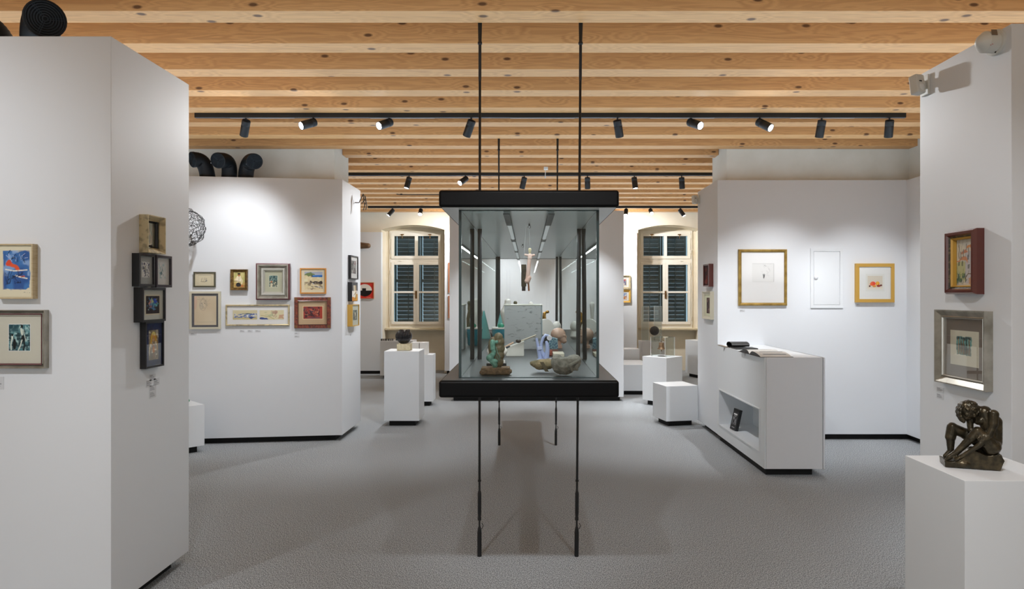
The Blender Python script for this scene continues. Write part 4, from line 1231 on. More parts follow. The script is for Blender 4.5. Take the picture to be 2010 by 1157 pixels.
p.rect(.08, .1, .95, .3, '#8a7458', .35, wob=.1).line([(.06, .08), (.5, .1), (.95, .06)], .012, '#202626', wob=.05)
q = Paint(12, 12, '#cdc8b6', 63)
t = picture('wide silver frame with taupe mount and a print of green figures', PDS, 1833.5, 1932, 608, 749, [(prof(.034, .04, 'slope'), SILV, 'frame'), ([(0, .02), (.003, .024), (.007, .018), (.008, .010)], SILV2, 'inner_moulding')], M_TAUPE, [q, p], d=.04, yref=1833.5,
            artrect=[(.14, .20, .86, .80), (.28, .36, .70, .72)])

# ---- small wall labels
LBL = mat('pale_label_card', '#d3d6da', .7)
INK = mat('grey_label_print', '#8d9096', .7)


def wall_label(label, pl, x0, x1, y0, y1, rows=4, yref=None):
    a0, _ = pl.hit(x0, 578); a1, _ = pl.hit(x1, 578)
    yref = x0 if yref is None else yref
    zt = pl.hit(yref, y0)[1]; zb = pl.hit(yref, y1)[1]
    t = thing('wall_label', label, 'label', pl.p + pl.u * (a0 + a1) / 2 + Vector((0, 0, zb)), 'wall labels')
    slab(MB(), pl, a0, a1, zb, zt, 0, .0015).build('card', LBL, t)
    h = (zt - zb) / (rows + 1.5)
    mb = MB()
    for i in range(rows):
        z = zt - h * (i + 1.1)
        mb_w = (a1 - a0) * (.45 if i == 0 else R.uniform(.5, .85))
        slab(mb, pl, a0 + (a1 - a0) * .08, a0 + (a1 - a0) * .08 + mb_w, z - h * .22, z + h * .22, .0015, .0018)
    mb.build('print', INK, t)


wall_label('top small wall label below the picture column', PAS, 293, 305, 736, 749, yref=293)
wall_label('left one of two wall labels side by side below the picture column', PAS, 286.5, 297, 748, 761, yref=287)
wall_label('right one of two wall labels side by side below the picture column', PAS, 301, 312.5, 744, 757, yref=301)
wall_label('taller wall label in the middle under the side by side pair', PAS, 293, 306, 758, 770, yref=293)
wall_label('lowest wall label under the picture column', PAS, 293, 306, 770, 783, yref=293)
wall_label('wall label at the left edge below the bathers print', PA, -12, 8, 740, 765)
wall_label('wall label under the pencil portrait', PBF, 374, 386, 654, 658.5, 2)
wall_label('left wall label of the row under the long landscape frame', PBF, 471, 480, 648, 653, 2)
wall_label('middle wall label of the row under the long landscape frame', PBF, 486, 496, 648, 653, 2)
wall_label('right wall label of the row under the long landscape frame', PBF, 501, 512, 648, 653, 2)
wall_label('upper wall label under the red burl frame', PBF, 578, 588, 653, 657.5, 2)
wall_label('lower wall label under the red burl frame', PBF, 578, 588, 659, 663.5, 2)
wall_label('wall label under the thin gold frame', PCF, 1452, 1462, 608, 613, 2)
wall_label('wall label under the fruit picture', PCF, 1681, 1687, 597, 600, 1)
wall_label('upper wall label under the silver frame by the bronze figure', PDS, 1839, 1852.5, 759, 769, 3, yref=1839)
wall_label('lower wall label under the silver frame by the bronze figure', PDS, 1839, 1852.5, 771, 782, 3, yref=1839)
wall_label('tiny wall label under the yellow box frame on the end face', PBS, 687, 689, 656, 660, 2)

# ================================================================== DUCTS ON TOP OF THE WALLS
HOSE = mat('black_duct_fabric', '#0c0d0f', 0.55, spec=0.35)
GRIL = mat('dark_blue_grille', '#1b242b', 0.4)


def duct(label, pts, r, mouth):
    """flexible ribbed hose bending over to a round grille; mouth = direction the grille faces"""
    pts = [Vector(q) for q in pts]
    t = thing('flexible_duct', label, 'duct', pts[0], 'black ventilation ducts')
    # bezier-like resample
    path = []
    n = 40
    for i in range(n + 1):
        u = i / n
        k = len(pts) - 1
        q = [p.copy() for p in pts]
        while len(q) > 1:
            q = [q[j].lerp(q[j + 1], u) for j in range(len(q) - 1)]
        path.append(q[0])
    rr = [r * (1 + (0.012 if i % 2 else -0.012)) for i in range(n + 1)]
    MB().tube(path, rr, 28, caps=False).build('hose', HOSE, t, smooth=60)
    e = path[-1]
    ax = (path[-1] - path[-2]).normalized()
    MB().lathe([(r * .99, -.01), (r * 1.06, -.008), (r * 1.06, .018), (r * .97, .020), (r * .97, .004), (.001, .004)], e, ax, 28).build('end_collar', HOSE, t, smooth=35)
    g = MB()
    a = ax.orthogonal().normalized(); b_ = ax.cross(a)
    for k in range(1, 8):
        rk = r * .93 * k / 7
        g.tube([e + ax * .016 + (a * math.cos(h) + b_ * math.sin(h)) * rk for h in np.linspace(0, 2 * math.pi, 24, endpoint=False)], r * 0.028, 6, closed=True)
    for k in range(3):
        h = k * 2 * math.pi / 3 + .5
        for off in (-.05, .05):
            d_ = a * math.cos(h) + b_ * math.sin(h); o_ = d_.cross(ax) * r * off
            g.tube([e + ax * .014 + d_ * r * .12 + o_, e + ax * .014 + d_ * r * .95 + o_], r * .03, 6)
    g.build('grille', GRIL, t, smooth=60)
    MB().lathe([(.006, 0), (.007, .003), (.002, .006)], e + a * 0 + Vector((-r * 1.02, -.005, -r * .35)), (-1, -.3, 0), 10).build('rivet', mat('bright_rivet', '#d8d8d8', .2, metal=1), t, smooth=50)
    return t


zt = 2.68
duct('large black duct on the near left wall with its round grille facing the room', [(-2.45, 3.45, zt), (-2.485, 3.46, 2.78), (-2.42, 3.39, 2.85), (-2.30, 3.25, 2.812)], .083, None)
duct('black duct cut off by the left edge of view above the near wall', [(-2.68, 3.45, zt), (-2.66, 3.45, 2.79), (-2.70, 3.42, 2.85), (-2.80, 3.32, 2.86)], .080, None)
duct('left of the three black ducts on the mid left wall, mouth turned left', [(-3.275, 6.99, zt), (-3.29, 6.99, 2.80), (-3.31, 6.98, 2.89), (-3.375, 6.90, 2.865)], .074, None)
duct('middle of the three black ducts on the mid left wall', [(-3.075, 7.02, zt), (-3.06, 7.03, 2.82), (-3.07, 7.02, 2.90), (-3.095, 6.84, 2.845)], .074, None)
duct('right of the three black ducts on the mid left wall, mouth turned right', [(-2.90, 7.02, zt), (-2.91, 7.04, 2.82), (-2.86, 7.03, 2.90), (-2.745, 6.85, 2.838)], .074, None)

# ================================================================== DETECTORS
PLAS = mat('white_plastic', '#dcdcd6', 0.4)
t = thing('alarm_beacon', 'white round alarm beacon high on the near right wall, printed in red', 'alarm', (2.105, 3.06, 2.629))
ax = (-1, -.1, 0)
MB().lathe([(.056, 0), (.058, .006), (.056, .016), (.045, .018)], (2.105, 3.06, 2.629), ax, 32).build('mounting_ring', PLAS, t, smooth=40)
MB().lathe([(.047, .016), (.047, .066), (.043, .070), (.030, .086), (.012, .10), (.004, .102)], (2.105, 3.06, 2.629), ax, 32).build('housing', PLAS, t, smooth=40)
MB().obox((2.06, 3.012, 2.655), (1, .05, 0), (0, .25, 1), (0, -1, .25), -.014, .012, -.010, .016, 0, .0012).build('printed_badge', mat('brown_badge', '#7c6a58', .5), t)
g = MB()
for (u0, w0) in ((-.006, 0), (-.002, -.007), (-.010, -.011)):
    g.obox((2.05, 3.0125, 2.612), (1, .05, 0), (0, -.1, 1), (0, -1, -.1), u0, u0 + .006, w0, w0 + .002, .0, .0012)
g.build('red_print', mat('red_ink', '#b8473f', .5), t)
for zz in (.046, -.046):
    MB().lathe([(.004, 0), (.004, .002)], (2.087, 3.058 + (.014 if zz > 0 else -.012), 2.629 + zz), ax, 10).build('screw', BLACKM, t)


def pir(label, x, y_, z, s=1.0):
    t = thing('motion_sensor', label, 'motion sensor', (x, y_, z), 'white motion sensors')
    MB().box(x - .012 * s, x, y_ - .03 * s, y_ + .03 * s, z - .05 * s, z + .05 * s).build('wall_plate', PLAS, t, bevel=.003)
    MB().box(x - .034 * s, x - .01 * s, y_ - .012 * s, y_ + .012 * s, z - .02 * s, z + .022 * s).build('bracket', PLAS, t, bevel=.003)
    M = Matrix.Translation((x - .055 * s, y_ - .01, z)) @ Matrix.Rotation(math.radians(20), 4, 'Z') @ Matrix.Rotation(math.radians(-8), 4, 'X')
    MB().box(-.028 * s, .028 * s, -.024 * s, .024 * s, -.048 * s, .048 * s, M).build('housing', PLAS, t, bevel=.008)
    L_ = MB().ell(M @ Vector((0, -.018 * s, -.018 * s)), (.02 * s, .012 * s, .022 * s), nu=10, nv=14).build('lens', mat('milky_lens', '#e4e6e4', .25), t, smooth=60)
    MB().box(-.012 * s, .004 * s, -.026 * s, -.0235 * s, .008 * s, .013 * s, M).build('dark_slot', BLACKM, t)


pir('white motion sensor on the edge of the near right wall, left of the alarm beacon', 2.105, 3.60, 2.603, 1.05)
pir('small white motion sensor at the top corner of the mid right wall', 1.955, 7.78, 2.58)
t = thing('ceiling_sensor', 'small white sensor with a thin rod below the beams above the case', 'sensor', (0.22, 8.3, 3.05))
MB().box(.195, .245, 8.27, 8.33, 3.02, 3.05).build('plate', PLAS, t, bevel=.003)
MB().tube([(.215, 8.3, 3.02), (.212, 8.3, 2.935)], .004, 8).build('rod', PLAS, t, smooth=50)
MB().lathe([(.006, 0), (.010, .01), (.006, .02)], (.212, 8.3, 2.915), seg=12).build('tip', PLAS, t, smooth=50)

# ================================================================== WALL SCULPTURES
# wire ball
R2 = random.Random(5)
wire = MB()
c0 = Vector((-3.27, 6.50, 2.138)); rb = .188
gv = []
for i in range(330):
    zz = 1 - 2 * (i + .5) / 330; th = i * 2.399963
    s_ = math.sqrt(1 - zz * zz)
    gv.append(c0 + Vector((s_ * math.cos(th), s_ * math.sin(th), zz)) * rb * R2.uniform(.9, 1.02))
for i, a_ in enumerate(gv):
    ds = sorted(range(len(gv)), key=lambda j: (gv[j] - a_).length)[1:7]
    for j in R2.sample(ds, 3):
        wire.tube([a_, (a_ + gv[j]) / 2 + Vector((R2.uniform(-.006, .006), R2.uniform(-.006, .006), R2.uniform(-.006, .006))), gv[j]], .0017, 4, caps=False)
wb = thing('wire_ball', 'openwork ball of tangled dark wire hanging before the mid left wall', 'sculpture', c0)
wire.build('wire_mesh', mat('dark_wire', '#43464a', .45, metal=.3), wb, smooth=60)
MB().tube([c0 + Vector((0, 0, rb * .95)), c0 + Vector((0, 0, .912))], .0012, 6).build('cord', mat('thin_cord', '#6d6d6d', .6), wb)
# bent metal bars high on the end of the mid left wall
RUST = mat('weathered_dark_iron', '#5a554d', 0.6, metal=.4, vary=(30, '#77716a', .4, .7))
ob = thing('bent_iron_sculpture', 'bent iron bars jutting from the top of the mid left end wall', 'sculpture', (-1.90, 7.62, 2.53))
for nm, pl_ in (('bar', [(705, 398), (709, 389), (713, 381), (717, 386), (720, 404), (718, 412)]), ('bar', [(713, 382), (714, 393), (716, 403)]), ('bar', [(710, 400), (716, 392), (719, 398)]), ('bar', [(716, 386), (718, 397), (713, 413)])):
    pts = [at(px, py, 7.5 - (0.015 * (i % 2))) for i, (px, py) in enumerate(pl_)]
    pts = [Vector((max(q.x, -1.885), q.y, q.z)) for q in pts]
    MB().tube(pts, .0052, 8).build(nm, RUST, ob, smooth=50)
MB().tube([(-1.90, 7.5, 2.51), (-1.855, 7.5, 2.51)], .005, 8).build('fixing', RUST, ob)
# brown wooden horn on the far left wall
hn = thing('wooden_horn', 'brown tapering wooden form on the far left wall above the red picture', 'sculpture', (-3.05, 12.85, 2.42))
MB().cap((-3.35, 12.86, 2.43), (-2.99, 12.78, 2.413), .085, .048, 14, 20).build('body', mat('brown_oiled_wood', '#6d5440', .5, vary=(9, '#8a6e50', .4, .7, (1, 6, 6))), hn, smooth=60)

# ================================================================== SCULPTURES ON THE PLINTHS
BRONZE = mat('dark_bronze', '#3a3529', 0.32, metal=0.6, vary=(34, '#665a44', .45, .8), bump=(120, .35, .002))


def clay_obj(name, m, parent, mb, voxel, smooth_n, bumpy):
    ob_ = mb.build(name, m, parent, smooth=180)
    clay(mb, voxel, smooth_n, bumpy)(ob_)
    return ob_


# seated bronze figure, bent forward with knees drawn up, hands at her shin
FO = Vector((1.727, 2.66, 0.8285))
SC = 0.000300


def fp(x, y_, d=0):
    y_ = y_ + (930 - x) * 0.085
    return FO + Vector(((x - 600) * SC * 0.87, d * SC, (1025 - y_) * SC))


fig = thing('bronze_figure', 'dark bronze seated nude bent forward over her drawn up knees', 'sculpture', FO)
f = MB()
# torso, spine and back
f.cap(fp(835, 700), fp(850, 560), 118 * SC, 100 * SC).cap(fp(850, 560), fp(815, 400), 100 * SC, 104 * SC).cap(fp(815, 400, 0), fp(775, 300, 0), 104 * SC, 88 * SC)
f.cap(fp(850, 330, -60), fp(790, 300, 90), 62 * SC, 60 * SC)
f.cap(fp(840, 700, -50), fp(860, 720, -70), 100 * SC, 95 * SC).cap(fp(840, 700, 60), fp(845, 720, 80), 100 * SC, 92 * SC)
f.ell(fp(700, 400, 10), (62 * SC, 70 * SC, 60 * SC)).ell(fp(722, 395, -45), (50 * SC, 42 * SC, 46 * SC))
f.cap(fp(790, 640), fp(720, 560), 85 * SC, 60 * SC)
f.cap(fp(900, 430), fp(895, 680), 92 * SC, 92 * SC)
# neck and head bowed forward
f.cap(fp(775, 275), fp(660, 262), 62 * SC, 52 * SC)
f.ell(fp(575, 262), (122 * SC, 98 * SC, 112 * SC))
f.ell(fp(530, 320), (72 * SC, 74 * SC, 78 * SC)).cap(fp(512, 330), fp(498, 378), 50 * SC, 22 * SC)
# near leg: thigh from hip up to knee, shin down to foot
f.cap(fp(830, 720, -85), fp(730, 600, -105), 112 * SC, 84 * SC).cap(fp(730, 600, -105), fp(655, 520, -100), 84 * SC, 62 * SC)
f.cap(fp(655, 520, -100), fp(570, 610, -95), 62 * SC, 60 * SC).cap(fp(570, 610, -95), fp(390, 790, -80), 58 * SC, 36 * SC)
f.cap(fp(390, 790, -80), fp(290, 850, -85), 40 * SC, 34 * SC).cap(fp(320, 838, -85), fp(255, 880, -90), 36 * SC, 22 * SC)
# far leg
f.cap(fp(800, 720, 95), fp(560, 590, 110), 100 * SC, 76 * SC).cap(fp(560, 590, 110), fp(385, 505, 95), 76 * SC, 66 * SC)
f.cap(fp(380, 500, 92), fp(355, 620, 85), 70 * SC, 66 * SC).cap(fp(355, 620, 85), fp(350, 780, 60), 62 * SC, 40 * SC).cap(fp(350, 800, 60), fp(270, 860, 40), 40 * SC, 26 * SC)
# near arm: shoulder, elbow, forearm to wrist on the shin
f.cap(fp(858, 315, -95), fp(845, 430, -135), 66 * SC, 54 * SC).cap(fp(845, 430, -135), fp(790, 560, -150), 52 * SC, 42 * SC)
f.cap(fp(790, 560, -150), fp(650, 690, -165), 42 * SC, 36 * SC).cap(fp(650, 690, -165), fp(480, 800, -150), 36 * SC, 24 * SC)
# near hand: palm, four fingers of unequal length, thumb
f.cap(fp(480, 800, -150), fp(420, 838, -140), 25 * SC, 24 * SC)
for k_, (dx, dy, dd) in enumerate(((-70, 40, -168), (-82, 30, -150), (-80, 16, -130), (-64, 4, -112))):
    f.cap(fp(425, 835, -150 + k_ * 14), fp(425 + dx * .55, 835 + dy * .5, dd), 11 * SC, 10 * SC, 6, 8).cap(fp(425 + dx * .55, 835 + dy * .5, dd), fp(425 + dx, 840 + dy, dd + 8), 10 * SC, 8 * SC, 6, 8)
f.cap(fp(450, 805, -150), fp(415, 800, -178), 12 * SC, 9 * SC, 6, 8)
# far arm: shoulder down inside the knees, hand clasping the near shin
f.cap(fp(740, 320, 90), fp(600, 400, 60), 56 * SC, 46 * SC).cap(fp(600, 400, 60), fp(600, 520, 20), 44 * SC, 36 * SC).cap(fp(600, 520, 20), fp(640, 570, -60), 34 * SC, 26 * SC)
f.cap(fp(640, 570, -100), fp(660, 590, -160), 24 * SC, 22 * SC)
for k_ in range(4):
    f.cap(fp(655 + k_ * 12, 575 + k_ * 14, -165), fp(625 + k_ * 14, 600 + k_ * 18, -182 + k_ * 2), 10 * SC, 8 * SC, 6, 8)
clay_obj('body', BRONZE, fig, f, .0021, 2, (.008, .0012))
h_ = MB()
R3 = random.Random(9)
for i in range(150):
    th = R3.uniform(0, 2 * math.pi); ph = R3.uniform(0, math.pi)
    dx, dy, dz = math.sin(ph) * math.cos(th), math.sin(ph) * math.sin(th), math.cos(ph)
    if dx * -.35 + dz * -.95 > .42:
        continue
    q = fp(572, 258) + Vector((dx * 124, dy * 100, dz * 112)) * SC
    h_.ell(q, R3.uniform(11, 21) * SC, nu=6, nv=8)
for (x_, y_) in ((470, 200), (445, 240), (440, 285), (450, 330), (468, 360), (485, 385), (520, 300)):
    for dd in (-62, 0, 62):
        h_.ell(fp(x_, y_, dd), (26 * SC, 38 * SC, 32 * SC), nu=8, nv=10)
h_.ell(fp(565, 240), (118 * SC, 96 * SC, 104 * SC))
clay_obj('hair', BRONZE, fig, h_, .0019, 1, (.005, .0014))
fc = MB()
fc.cap(fp(520, 368, -8), fp(506, 392, -8), 14 * SC, 9 * SC, 6, 8).ell(fp(560, 352, -66), (15 * SC, 7 * SC, 8 * SC), nu=8, nv=10).ell(fp(545, 392, 0), (20 * SC, 22 * SC, 8 * SC), nu=8, nv=10).ell(fp(620, 318, -86), (18 * SC, 10 * SC, 26 * SC), nu=8, nv=10)
fc.build('facial_features', BRONZE, fig, smooth=60)
rb_ = MB()
poly = [(218, 870), (228, 960), (400, 1000), (560, 1020), (930, 1025), (980, 900), (940, 815), (760, 830), (600, 755), (540, 770), (430, 870), (300, 905)]
poly = [fp(a, b_, -150) for a, b_ in poly]
for q in poly[1:5]:
    q.z = FO.z
rb_.extr(poly, Vector((0, 300 * SC, 0)))
for i in range(26):
    a = R3.uniform(300, 930)
    rb_.ell(fp(a, R3.uniform(880, 960), R3.uniform(-150, 150)), (R3.uniform(40, 80) * SC, R3.uniform(30, 60) * SC, R3.uniform(25, 55) * SC), nu=8, nv=10)
rb_.cap(fp(480, 880, -100), fp(620, 800, -60), 50 * SC, 60 * SC).cap(fp(620, 800, 0), fp(860, 850, 20), 70 * SC, 60 * SC)
for q in rb_.v:
    q.z = max(q.z, FO.z + .001)
clay_obj('rock_base', BRONZE, fig, rb_, .0026, 1, (.012, .003))
fig.rotation_euler = (0, 0, math.radians(-19))

# black ribbed head on a cream stone
H0 = Vector((-1.435, 7.95, .853))
hd = thing('ribbed_head', 'black ribbed abstract head on a pale cream stone block', 'sculpture', H0)
STONE = mat('cream_limestone', '#ddd3b4', 0.85, vary=(40, '#c8bb96', .4, .7), bump=(60, .5, .003))
MB().box(H0.x - .078, H0.x + .078, H0.y - .07, H0.y + .07, H0.z, H0.z + .075).build('stone_block', STONE, hd, bevel=.006)
BS = mat('black_polished_stone', '#15151a', 0.22, coat=.5)
k_ = MB()
k_.ell(H0 + Vector((.002, 0, .155)), (.078, .075, .082)).ell(H0 + Vector((-.015, 0, .115)), (.05, .05, .048)).ell(H0 + Vector((.055, -.01, .165)), (.036, .045, .05)).ell(H0 + Vector((.038, -.02, .105)), (.022, .025, .02))
clay_obj('core', BS, hd, k_, .004, 3, None)
for i in range(13):
    ang = math.radians(-66 + i * 11)
    pts = []
    for j in range(13):
        u = j / 12
        zz = .085 + u * .155
        rr_ = .084 * math.sin(math.pi * min(.16 + u * .72, .97)) + .012 * u
        fl = max(0, u - .72) * (.12 if i > 6 else .02)
        pts.append(H0 + Vector((math.sin(ang) * rr_ - .012 + fl, -math.cos(ang) * rr_ * .95, zz)))
    MB().tube(pts, [.0035 + .0035 * math.sin(math.pi * j / 12) for j in range(13)], 8).build('rib', BS, hd, smooth=60)

# white cracked block on the hidden plinth
W0 = Vector((-1.455, 9.27, .689))
wb2 = thing('cracked_block', 'white square block split by a rough vertical crack', 'sculpture', W0)
WM = mat('white_marble', '#e9e7e4', .35)
MB().box(W0.x - .115, W0.x - .012, W0.y - .07, W0.y + .07, W0.z, W0.z + .165).build('left_half', WM, wb2, bevel=.004)
MB().box(W0.x - .004, W0.x + .103, W0.y - .07, W0.y + .07, W0.z, W0.z + .165).build('right_half', WM, wb2, bevel=.004)
MB().box(W0.x - .013, W0.x - .003, W0.y - .06, W0.y + .07, W0.z, W0.z + .15).build('crack_core', mat('broken_brown_stone', '#5a4638', .8, bump=(60, 1, .01)), wb2)

# black and white bar on the far left plinth
K0 = Vector((-2.46, 12.2, .672))
kb = thing('striped_bar', 'thin black and white notched bar lying on the shaded plinth', 'sculpture', K0)
MB().box(K0.x - .17, K0.x + .10, K0.y - .02, K0.y + .02, K0.z, K0.z + .028).build('white_bar', WM, kb, bevel=.002)
for i in range(11):
    xx = K0.x - .165 + i * .021 + (.004 if i % 3 == 0 else 0)
    MB().box(xx, xx + (.009 if i % 2 else .013), K0.y - .023, K0.y + .023, K0.z, K0.z + .036).build('black_key', BLACKM, kb)
MB().tube([K0 + Vector((.10, 0, .016)), K0 + Vector((.24, 0, .016))], .012, 12).build('black_end', BLACKM, kb, smooth=50)

# bell under a clear cover, with a dark ball on top of a taller cover
B0 = Vector((1.845, 9.33, .656))
bl = thing('bronze_bell', 'small bronze bell hanging inside the clear cover', 'bell', B0 + Vector((0, 0, .003)))
BZ = mat('bell_bronze', '#8f7458', .4, metal=.5, vary=(30, '#6a5440', .4, .7))
bx = B0 + Vector((-.02, 0, .08))
MB().lathe([(.002, .108), (.03, .106), (.034, .10), (.036, .06), (.042, .035), (.054, .022), (.056, .016), (.050, .016), (.040, .03), (.03, .06), (.02, .09)], bx, seg=28).build('bell_body', BZ, bl, smooth=40)
MB().tube([bx + Vector((0, 0, .02)), bx + Vector((0, 0, -.004))], .005, 8).ell(bx + Vector((0, 0, -.006)), .009, nu=8, nv=10).build('clapper', BZ, bl, smooth=50)
MB().tube([bx + Vector((.006 * math.cos(a) * 1.4, 0, .117 + .010 * math.sin(a))) for a in np.linspace(0, 6.28, 14, endpoint=False)], .003, 6, closed=True).build('hanging_loop', BZ, bl, smooth=60)
MB().tube([bx + Vector((-.09, 0, .128)), bx + Vector((.09, 0, .128))], .003, 8).build('hanging_bar', ACRYL, bl, smooth=60)
MB().lathe([(.06, 0), (.06, .004), (.05, .006)], B0 + Vector((-.01, 0, .001)), seg=28).build('base_disc', mat('dark_disc', '#3a3733', .4), bl, smooth=40)


def cover(label, c, w, h, rot):
    t = thing('clear_cover', label, 'display cover', c, 'clear acrylic covers')
    M = Matrix.Translation(c) @ Matrix.Rotation(math.radians(rot), 4, 'Z')
    e = w / 2; q = .004
    for (x0, x1, y0, y1) in ((-e, e, -e, -e + q), (-e, e, e - q, e), (-e, -e + q, -e + q, e - q), (e - q, e, -e + q, e - q)):
        MB().box(x0, x1, y0, y1, 0, h, M).build('side', ACRYL, t)
    MB().box(-e, e, -e, e, h, h + q, M).build('top', ACRYL, t)
    ed = mat('bright_acrylic_edge', '#e6eaea', .3)
    for sx_ in (-1, 1):
        for sy_ in (-1, 1):
            MB().box(sx_ * e - .002, sx_ * e + .002, sy_ * e - .002, sy_ * e + .002, 0, h + q, M).build('edge', ed, t)
    return t


cover('clear acrylic cover over the bell on the turned plinth', B0 + Vector((0, 0, .0005)), .23, .26, 45)
cover('tall faint clear cover on the plain plinth, holding a dark ball', Vector((2.2, 12.15, .672)), .26, .62, 20)
S0 = Vector((2.245, 12.1, .672))
bs = thing('dark_ball', 'dark round ball with pale specks in the tall clear cover', 'sculpture', S0)
MB().ell(S0 + Vector((0, 0, .185)), .082, nu=20, nv=28).build('ball', mat('speckled_dark_stone', '#3d3d40', .6, vary=(90, '#77777a', .62, .7)), bs, smooth=180)
MB().lathe([(.028, 0), (.006, .01), (.005, .105)], S0, seg=16).build('stand', ACRYL, bs, smooth=40)

# butterfly-like piece on the hidden low plinth
F0 = Vector((-3.27, 6.52, .451))
bf = thing('green_pink_ornament', 'small green and pink winged ornament on the half hidden low plinth', 'sculpture', F0)
for sx_, cc, nm in ((-1, '#c98f86', 'pink'), (1, '#3f9a72', 'green')):
    for kz, (w_, h2) in enumerate(((.045, .05), (.034, .03))):
        g = MB().extr([F0 + Vector((sx_ * .002, 0, .004 + kz * .0)), F0 + Vector((sx_ * w_, -.01, .01 + h2 * .4)), F0 + Vector((sx_ * w_ * .9, -.012, h2)), F0 + Vector((sx_ * .01, 0, h2 * .75))], (0, .006, 0))
        g.build('wing', mat('ceramic_' + nm, cc, .25), bf, bevel=.001)
MB().cap(F0 + Vector((0, 0, .006)), F0 + Vector((0, -.004, .035)), .006, .004, 6, 8).build('body', BRASS, bf, smooth=60)

# ---- books on the counter
PAPER = mat('white_paper', '#dcdcda', .8)
GPR = mat('grey_printed_page', '#9ea2a8', .75)
CVR = mat('black_book_cover', '#1a1a1b', .45)
ob = thing('open_book', 'large open book with pale printed pages on the counter', 'book', (2.06, 5.93, .98))
zc = .98


def page(y0, y1, flip):
    """curved page block between spine y0 and fore edge y1"""
    pts = []
    for i in range(13):
        u = i / 12
        pts.append((y0 + (y1 - y0) * u, .003 + .030 * (math.sin(math.pi * min(u * 1.9, 1) / 1) if u < .26 else math.cos((u - .26) / .74 * math.pi / 2) ** .8)))
    return pts


for nm, y0, y1 in (('right_pages', 5.935, 5.66), ('left_pages', 5.945, 6.22)):
    pp = page(y0, y1, 0)
    poly = [(1.93, q[0], zc + q[1]) for q in pp] + [(1.93, y1, zc + .002), (1.93, y0, zc + .002)]
    MB().extr(poly, (.26, 0, 0)).build(nm, PAPER, ob, smooth=30)
    poly = [(1.927, q[0], zc + q[1] - .001) for q in pp] + [(1.927, y1, zc + .002), (1.927, y0, zc + .002)]
    MB().extr(poly, (.0029, 0, 0)).build('dark_page_edge', CVR, ob)
    s = 1 if y1 > y0 else -1
    a, b_ = pp[5], pp[10]
    MB().add([(1.97, a[0], zc + a[1] + .0012), (2.165, a[0], zc + a[1] + .0012), (2.165, b_[0], zc + b_[1] + .0018), (1.97, b_[0], zc + b_[1] + .0018)], [(0, 1, 2, 3)]).build('printed_text', GPR, ob)
MB().box(1.92, 2.2, 5.65, 6.23, zc + .0002, zc + .003).build('cover', CVR, ob)
b2 = thing('dark_booklet', 'dark booklet with a rolled back cover at the far end of the counter', 'book', (2.07, 6.62, .98))
MB().box(1.965, 2.17, 6.43, 6.62, zc + .0005, zc + .012).build('pages', CVR, b2, bevel=.001)
pts = [(1.965 + .0, 6.66 + .10 * math.sin(t_) * .9, zc + .03 + .028 * -math.cos(t_)) for t_ in np.linspace(0, 5.2, 18)]
rl = MB()
for i in range(len(pts) - 1):
    rl.extr([pts[i], pts[i + 1], (pts[i + 1][0], pts[i + 1][1], pts[i + 1][2] + .002), (pts[i][0], pts[i][1], pts[i][2] + .002)], (.17, 0, 0))
rl.build('rolled_cover', CVR, b2, smooth=60)
t = thing('wooden_strip', 'thin brown strip lying along the edge of the counter', 'strip', (1.96, 6.85, .98))
MB().box(1.948, 1.975, 6.70, 7.0, zc + .0005, zc + .006).build('strip', mat('brown_strip', '#8a7a62', .5), t)
for yy, nm in ((6.78, 'far'), (6.13, 'near')):
    t = thing('clear_clip', 'small clear triangular clip on the counter edge, %s one' % nm, 'clip', (1.95, yy, .94), 'clear clips')
    MB().add([(1.9515, yy - .03, zc - .002), (1.9515, yy + .02, zc - .002), (1.9515, yy + .02, zc - .045), (1.9495, yy - .03, zc - .002), (1.9495, yy + .02, zc - .002), (1.9495, yy + .02, zc - .045)],
             [(0, 1, 2), (5, 4, 3), (0, 3, 4, 1), (1, 4, 5, 2), (2, 5, 3, 0)]).build('clip', mat('clip_plastic', '#a7a9aa', .25), t)
# book standing in the recess
bk = thing('dark_paperback', 'small dark paperback leaning upright in the counter recess', 'book', (2.02, 6.64, .18))
u_ = Vector((.10, -.99, 0)).normalized(); w_ = Vector((.22, .02, 1)).normalized(); n_ = w_.cross(u_).normalized()
if n_.x > 0:
    n_ = -n_
o_ = Vector((1.985, 6.71, .1845))
MB().obox(o_, u_, w_, n_, 0, .135, 0, .205, -.03, 0).build('book_block', mat('dark_cover_print', '#232426', .35), bk, bevel=.001)
p = Paint(40, 60, '#2b2c2e', 71)
p.rect(.15, .25, .85, .62, '#6c6d6f').noise(7, '#1c1c1e', .45, .6, .9, (.15, .25, .85, .62)).rect(.2, .72, .8, .78, '#c9c9c9').rect(.3, .66, .7, .69, '#9a9a9a').rect(.25, .1, .75, .13, '#8a8a8a')
sheet('front_cover', p, o_ + n_ * .0006 + u_ * .003 + w_ * .003, u_ * .129, w_ * .199, bk)

